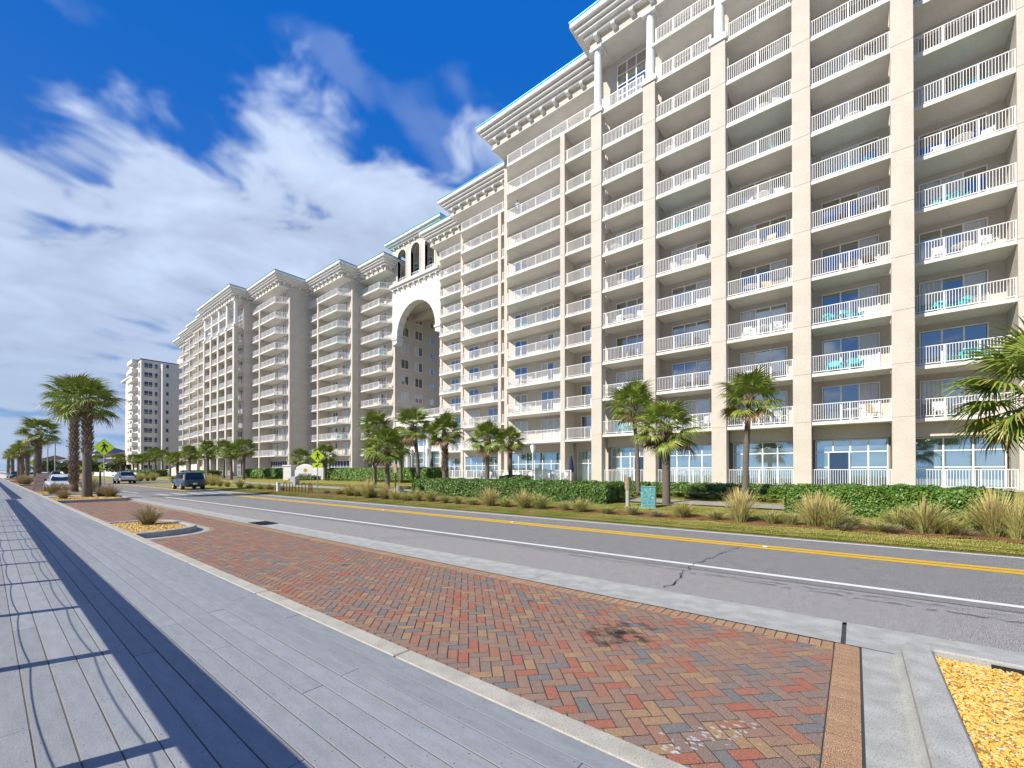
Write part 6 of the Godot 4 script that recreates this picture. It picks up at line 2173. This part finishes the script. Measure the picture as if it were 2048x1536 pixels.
func monument() -> void:
	var t := thing("monument_sign", "low white monument sign with arched top and a gold sun emblem by the palms", "sign", "", P(57.2, 26.9, gy(26.9)), 0.55)
	var u := mb()
	u.cbox(Vector3(-2.9, -0.1, -0.4), Vector3(-1.75, 1.75, 0.5), 0.03)
	u.cbox(Vector3(-3.0, 1.75, -0.5), Vector3(-1.65, 1.95, 0.6), 0.04)
	part(t, "pier", u.mesh(), M.trim)
	u = mb()
	u.cbox(Vector3(1.75, -0.1, -0.4), Vector3(2.9, 1.75, 0.5), 0.03)
	u.cbox(Vector3(1.65, 1.75, -0.5), Vector3(3.0, 1.95, 0.6), 0.04)
	part(t, "pier", u.mesh(), M.trim)
	var poly := PackedVector2Array([Vector2(-1.75, 0), Vector2(-1.75, 1.35)])
	for k in 11:
		var f := k / 10.0 * 2 - 1
		poly.append(Vector2(f * 1.3, 1.5 + 0.5 * (1 - f * f)))
	poly.append(Vector2(1.75, 1.35)); poly.append(Vector2(1.75, 0))
	u = mb()
	u.prism(poly, func(x: float, y: float, d: float) -> Vector3: return Vector3(x, y, d), -0.15, 0.2)
	part(t, "panel", u.mesh(), M.trim)
	var pts := []
	var rad := []
	for q in poly:
		if q.y > 0.5: pts.append(Vector3(q.x, q.y, 0.02)); rad.append(0.1)
	u = mb()
	u.tube(pts, rad, 6)
	part(t, "cap", u.mesh(), M.trim)
	u = mb()
	u.cyl(Vector3(0.1, 1.25, 0.2), Vector3(0.1, 1.25, 0.225), 0.26, 0.26, 20)
	part(t, "emblem", u.mesh(), mat(0.5, 0.33, 0.03, 0.5))
	u = mb()
	for k in 7:
		var a := PI * k / 6.0
		u.cyl(Vector3(0.1 + cos(a) * 0.08, 1.2 + sin(a) * 0.08, 0.23), Vector3(0.1 + cos(a) * 0.2, 1.2 + sin(a) * 0.2, 0.23), 0.015, 0.008, 5)
	part(t, "rays", u.mesh(), mat(0.02, 0.06, 0.16, 0.6))
	var tm := TextMesh.new()
	tm.text = "MAJESTIC SUN"
	tm.font = SystemFont.new()
	tm.font.font_names = PackedStringArray(["Droid Serif"])
	tm.font_size = 24
	tm.pixel_size = 0.011
	tm.depth = 0.02
	part(t, "lettering", tm, mat(0.02, 0.06, 0.16, 0.6), at(Vector3(0.05, 0.72, 0.215)))

func bench(p: Vector3) -> void:
	var t := thing("bench", "black cast bench with slatted back at the edge of the boardwalk", "bench", "", p, PI / 2)
	for k in 5:
		var u := mb()
		u.cbox(Vector3(-0.8, 0.43, -0.2 + k * 0.1), Vector3(0.8, 0.46, -0.115 + k * 0.1), 0.006)
		part(t, "seat_slat", u.mesh(), M.dark_metal)
	for k in 4:
		var u := mb()
		u.cbox(Vector3(-0.8, 0.52 + k * 0.11, -0.27 - k * 0.035), Vector3(0.8, 0.6 + k * 0.11, -0.24 - k * 0.035), 0.006)
		part(t, "back_slat", u.mesh(), M.dark_metal)
	for sx: float in [-0.72, 0.72]:
		var u := mb()
		u.tube([Vector3(sx, 0, 0.32), Vector3(sx, 0.2, 0.22), Vector3(sx, 0.44, 0.24), Vector3(sx, 0.42, -0.2), Vector3(sx, 0.95, -0.38)], [0.04, 0.035, 0.035, 0.035, 0.03], 7)
		u.tube([Vector3(sx, 0.0, -0.4), Vector3(sx, 0.22, -0.22), Vector3(sx, 0.42, -0.2)], [0.04, 0.035, 0.035], 7)
		part(t, "leg", u.mesh(), M.dark_metal)

# a standing figure: one continuous surface grown round a jointed skeleton, coloured by garment
func person(label: String, p: Vector3, turn: float, shirt: Color, shorts: Color, leaning: bool) -> void:
	var fwd := 0.22 if leaning else 0.0
	var J := {"hip": Vector3(0, 0.95, 0), "waist": Vector3(0, 1.1, fwd * 0.25), "chest": Vector3(0, 1.33, fwd * 0.7), "neck": Vector3(0, 1.5, fwd * 0.95), "head": Vector3(0, 1.62, fwd * 1.1), "crown": Vector3(0, 1.68, fwd * 1.1)}
	var bones := [[J.hip, J.waist, 0.15, 0.135], [J.waist, J.chest, 0.135, 0.15], [J.chest, J.neck, 0.12, 0.06], [J.neck, J.head, 0.055, 0.07], [J.head, J.crown, 0.085, 0.092], [J.head + Vector3(0, -0.02, 0.06), J.head + Vector3(0, -0.015, 0.095), 0.03, 0.014]]
	for sx: float in [-1.0, 1.0]:
		var sh := Vector3(sx * 0.18, 1.42, fwd * 0.85)
		var el := Vector3(sx * 0.27, 1.16, fwd + (0.1 if leaning else 0.02))
		var wr := Vector3(sx * 0.2, 1.09, fwd + 0.3) if leaning else Vector3(sx * 0.26, 0.93, 0.1)
		bones.append_array([[Vector3(sx * 0.06, 1.42, fwd * 0.85), sh, 0.075, 0.06], [sh, el, 0.055, 0.043], [el, wr, 0.042, 0.03], [wr, wr + (wr - el).normalized() * 0.09, 0.032, 0.03]])
		for q in 4: bones.append([wr + (wr - el).normalized() * 0.08 + Vector3(sx * (q - 1.5) * 0.018, 0, 0), wr + (wr - el).normalized() * 0.15 + Vector3(sx * (q - 1.5) * 0.02, -0.02, 0), 0.011, 0.009])
		bones.append([wr + Vector3(-sx * 0.02, 0, 0), wr + (wr - el).normalized() * 0.06 + Vector3(-sx * 0.05, 0, 0.01), 0.013, 0.01])
		var hp := Vector3(sx * 0.09, 0.93, 0)
		var kn := Vector3(sx * 0.105, 0.5, 0.02)
		var an := Vector3(sx * 0.11, 0.08, -0.02)
		bones.append_array([[hp, kn, 0.092, 0.06], [kn, an, 0.058, 0.038], [an, Vector3(sx * 0.125, 0.035, 0.15), 0.042, 0.033]])
	var cell := 0.016
	var lo := Vector3(-0.36, -0.02, -0.22)
	var hi := Vector3(0.36, 1.82, 0.62 if leaning else 0.32)
	var nx := int((hi.x - lo.x) / cell) + 2
	var ny := int((hi.y - lo.y) / cell) + 2
	var nz := int((hi.z - lo.z) / cell) + 2
	var field := PackedFloat32Array()
	field.resize(nx * ny * nz)
	field.fill(0.2)
	for b: Array in bones:   # smooth minimum of tapered capsules
		var a: Vector3 = b[0]
		var e: Vector3 = b[1]
		var r: float = maxf(b[2], b[3]) + 0.07
		var l := (a.min(e) - Vector3.ONE * r - lo) / cell
		var h := (a.max(e) + Vector3.ONE * r - lo) / cell
		var d := e - a
		var dd := maxf(d.length_squared(), 0.000001)
		var k := 0.03 if b[2] > 0.02 else 0.008
		for z in range(maxi(0, int(l.z)), mini(nz, int(h.z) + 1)):
			for y in range(maxi(0, int(l.y)), mini(ny, int(h.y) + 1)):
				for x in range(maxi(0, int(l.x)), mini(nx, int(h.x) + 1)):
					var q := lo + Vector3(x, y, z) * cell
					var f := clampf((q - a).dot(d) / dd, 0, 1)
					var v := (q - a - d * f).length() - lerpf(b[2], b[3], f)
					var i := (z * ny + y) * nx + x
					var o := field[i]
					var s := maxf(k - absf(o - v), 0.0) / k
					field[i] = minf(o, v) - s * s * k * 0.25
	var at_vertex := {}
	var m := mb(true)
	var pos := PackedVector3Array()
	for z in nz - 1:
		for y in ny - 1:
			for x in nx - 1:
				var sum := Vector3.ZERO
				var n := 0
				for e: Array in [[0, 0, 0, 1, 0, 0], [0, 1, 0, 1, 1, 0], [0, 0, 1, 1, 0, 1], [0, 1, 1, 1, 1, 1], [0, 0, 0, 0, 1, 0], [1, 0, 0, 1, 1, 0], [0, 0, 1, 0, 1, 1], [1, 0, 1, 1, 1, 1], [0, 0, 0, 0, 0, 1], [1, 0, 0, 1, 0, 1], [0, 1, 0, 0, 1, 1], [1, 1, 0, 1, 1, 1]]:
					var f0 := field[((z + e[2]) * ny + y + e[1]) * nx + x + e[0]]
					var f1 := field[((z + e[5]) * ny + y + e[4]) * nx + x + e[3]]
					if (f0 < 0) != (f1 < 0):
						sum += Vector3(e[0], e[1], e[2]).lerp(Vector3(e[3], e[4], e[5]), f0 / (f0 - f1))
						n += 1
				if n:
					at_vertex[(z * ny + y) * nx + x] = pos.size()
					pos.append(lo + (Vector3(x, y, z) + sum / n) * cell)
	var tone := func(q: Vector3) -> Color:
		if q.y > 1.66 or (q.y > 1.58 and q.z < J.head.z - 0.01): return Color(0.035, 0.022, 0.015)
		if q.y > 1.49 or (absf(q.x) > 0.2 and q.y < 1.26): return Color(0.42, 0.25, 0.17)
		if q.y > 0.98: return shirt
		if q.y > 0.52: return shorts
		if q.y > 0.09: return Color(0.42, 0.25, 0.17)
		return Color(0.3, 0.3, 0.3)
	var step := [1, nx, nx * ny]
	for z in range(1, nz - 1):
		for y in range(1, ny - 1):
			for x in range(1, nx - 1):
				var i := (z * ny + y) * nx + x
				for ax in 3:
					var inside := field[i] < 0
					if inside == (field[i + step[ax]] < 0): continue
					var u: int = step[(ax + 1) % 3]
					var w: int = step[(ax + 2) % 3]
					var ids := [i, i - u, i - u - w, i - w]
					var q := []
					for j: int in ids:
						if at_vertex.has(j): q.append(pos[at_vertex[j]])
					if q.size() < 4: continue
					m.ink = tone.call((q[0] + q[2]) / 2)
					if inside: m.quad(q[0], q[1], q[2], q[3])
					else: m.quad(q[3], q[2], q[1], q[0])
	var skin := mat(1, 1, 1, 0.8)
	skin.vertex_color_use_as_albedo = true
	var t := thing("person", label, "person", "", p, turn)
	part(t, "body", m.mesh(), skin)

# ------------------------------------------------------------------ far background along the road
func background() -> void:
	# utility poles
	for q: Array in [[150.0, 13.5, 9.5, "utility pole with two cross-arms on the lawn side of the road"], [185.0, 13.0, 10.5, "slim utility pole beyond the pole with two cross-arms"], [225.0, 14.0, 12.0, "utility pole in the line running to the horizon"], [270.0, 14.0, 12.0, "utility pole in the line running to the horizon"], [320.0, 14.0, 12.0, "utility pole in the line running to the horizon"], [380.0, 14.0, 12.0, "utility pole in the line running to the horizon"]]:
		var t := thing("utility_pole", q[3], "pole", "utility poles along the road", P(q[0], q[1], 0.0))
		var u := mb()
		u.cyl(Vector3(0, -0.2, 0), Vector3(0, q[2], 0), 0.28 if q[0] < 160 else 0.16, 0.14, 10)
		part(t, "post", u.mesh(), M.concrete)
		for k in (2 if q[0] < 160 else 1):
			var a := mb()
			a.cbox(Vector3(-0.06, q[2] - 0.5 - k * 1.3, -1.2), Vector3(0.06, q[2] - 0.36 - k * 1.3, 1.2), 0.01)
			for z: float in [-1.1, -0.5, 0.5, 1.1]: a.cyl(Vector3(0, q[2] - 0.36 - k * 1.3, z), Vector3(0, q[2] - 0.1 - k * 1.3, z), 0.06, 0.05, 6)
			part(t, "cross_arm", a.mesh(), M.bark)
	# houses far down the road
	var lab := ["pale far house with a dark hip roof", "white far house with a grey roof", "long low far building with a brown roof", "far white house by the line of poles", "far cream house at the bend"]
	var spots := [[250.0, 34.0, 16.0, 12.0, 8.5], [300.0, 30.0, 20.0, 14.0, 6.0], [215.0, 36.0, 26.0, 14.0, 6.5], [360.0, 36.0, 16.0, 12.0, 8.0], [430.0, 30.0, 18.0, 14.0, 9.0]]
	for k in 5:
		var q: Array = spots[k]
		var t := thing("house", lab[k], "house", "houses far down the road", P(q[0], q[1], 0.7))
		part(t, "wall", mb_box(-q[2] / 2, q[2] / 2, -q[3] / 2, q[3] / 2, -1.0, q[4]), M.trim if k % 2 else M.wall_far)
		var r := mb()
		var a := [P(-q[2] / 2 - 0.6, -q[3] / 2 - 0.6, q[4]), P(q[2] / 2 + 0.6, -q[3] / 2 - 0.6, q[4]), P(q[2] / 2 + 0.6, q[3] / 2 + 0.6, q[4]), P(-q[2] / 2 - 0.6, q[3] / 2 + 0.6, q[4])]
		var r0 := P(-q[2] * 0.2, 0, q[4] + 2.8)
		var r1 := P(q[2] * 0.2, 0, q[4] + 2.8)
		r.quad(a[0], a[1], r1, r0); r.tri(a[1], a[2], r1); r.quad(a[2], a[3], r0, r1); r.tri(a[3], a[0], r0)
		part(t, "roof", r.mesh(), M.navy if k == 0 else M.sign_grey if k % 2 else M.rust_metal)
		for i in 4:
			glazing(t, "window", 1.6, 1.5, 2, P(-q[2] / 2 + q[2] * (i + 0.5) / 4, -q[3] / 2 - 0.02, q[4] - 2.6), 0, -1, M.dark_glass)
			glazing(t, "window", 1.6, 1.5, 2, P(-q[2] / 2 - 0.02, -q[3] / 2 + q[3] * (i + 0.5) / 4, q[4] - 2.6), PI / 2, -1, M.dark_glass)
	# broad-leaved trees between them: clumps of leaf
	var clump := mb(true)
	var r := RandomNumberGenerator.new()
	r.seed = 4
	for i in 2600:
		var d := Vector3(r.randfn(), r.randfn() * 0.8, r.randfn()).normalized()
		var lobe := 1.0 + 0.25 * sin(d.x * 5 + 1) * cos(d.z * 4) + 0.15 * sin(d.y * 7)
		var q := d * lobe * pow(r.randf(), 0.35)
		var u := Vector3(r.randfn(), r.randfn(), r.randfn()).normalized() * 0.075
		var w := u.cross(Vector3(r.randfn(), r.randfn(), r.randfn())).normalized() * 0.05
		clump.ink = Color(0.045, 0.075, 0.02) * r.randf_range(0.6, 1.5)
		clump.quad(q - u, q - w, q + u, q + w)
	var cm := clump.mesh()
	for k in 30:
		var s := 178.0 + k * 9.0 + rng.randf_range(-3, 3)
		var tt := rng.randf_range(17.0, 30.0)
		var size := rng.randf_range(1.6, 2.8)
		var o := thing("oak_tree", "dark round-crowned tree in the belt of trees down the road", "tree", "trees down the road", P(s, tt, 0.6), rng.randf() * TAU)
		var tr := mb()
		tr.tube([Vector3(0, -0.2, 0), Vector3(0.1, size * 0.7, 0), Vector3(0.3, size * 1.5, 0.1)], [0.22, 0.17, 0.08], 7)
		tr.cyl(Vector3(0.1, size * 0.7, 0), Vector3(-0.5, size * 1.4, 0.4), 0.12, 0.05, 5)
		part(o, "trunk", tr.mesh(), M.bark)
		part(o, "crown", cm, M.leaf, at(Vector3(0, size * 1.35, 0), 0, Vector3(size * 1.2, size, size * 1.2)))
	# far low wall by the road
	var wt := thing("roadside_wall", "long low white wall along the road beyond the driveway", "wall")
	part(wt, "wall", mb_box(118, 175, 20.0, 20.25, 0, 1.4), M.trim)
	# trash bin
	var bt := thing("trash_bin", "green lidded trash bin beside the road beyond the sedan", "bin", "", P(96.0, 14.6, 0.05))
	var u := mb()
	u.hexa([Vector3(-0.3, 0, 0.3), Vector3(0.3, 0, 0.3), Vector3(0.3, 0, -0.3), Vector3(-0.3, 0, -0.3), Vector3(-0.38, 1.1, 0.38), Vector3(0.38, 1.1, 0.38), Vector3(0.38, 1.1, -0.38), Vector3(-0.38, 1.1, -0.38)])
	part(bt, "bin", u.mesh(), mat(0.01, 0.06, 0.03, 0.6))
	u = mb()
	u.cbox(Vector3(-0.41, 1.1, -0.41), Vector3(0.41, 1.22, 0.41), 0.04)
	part(bt, "lid", u.mesh(), mat(0.01, 0.045, 0.025, 0.6))
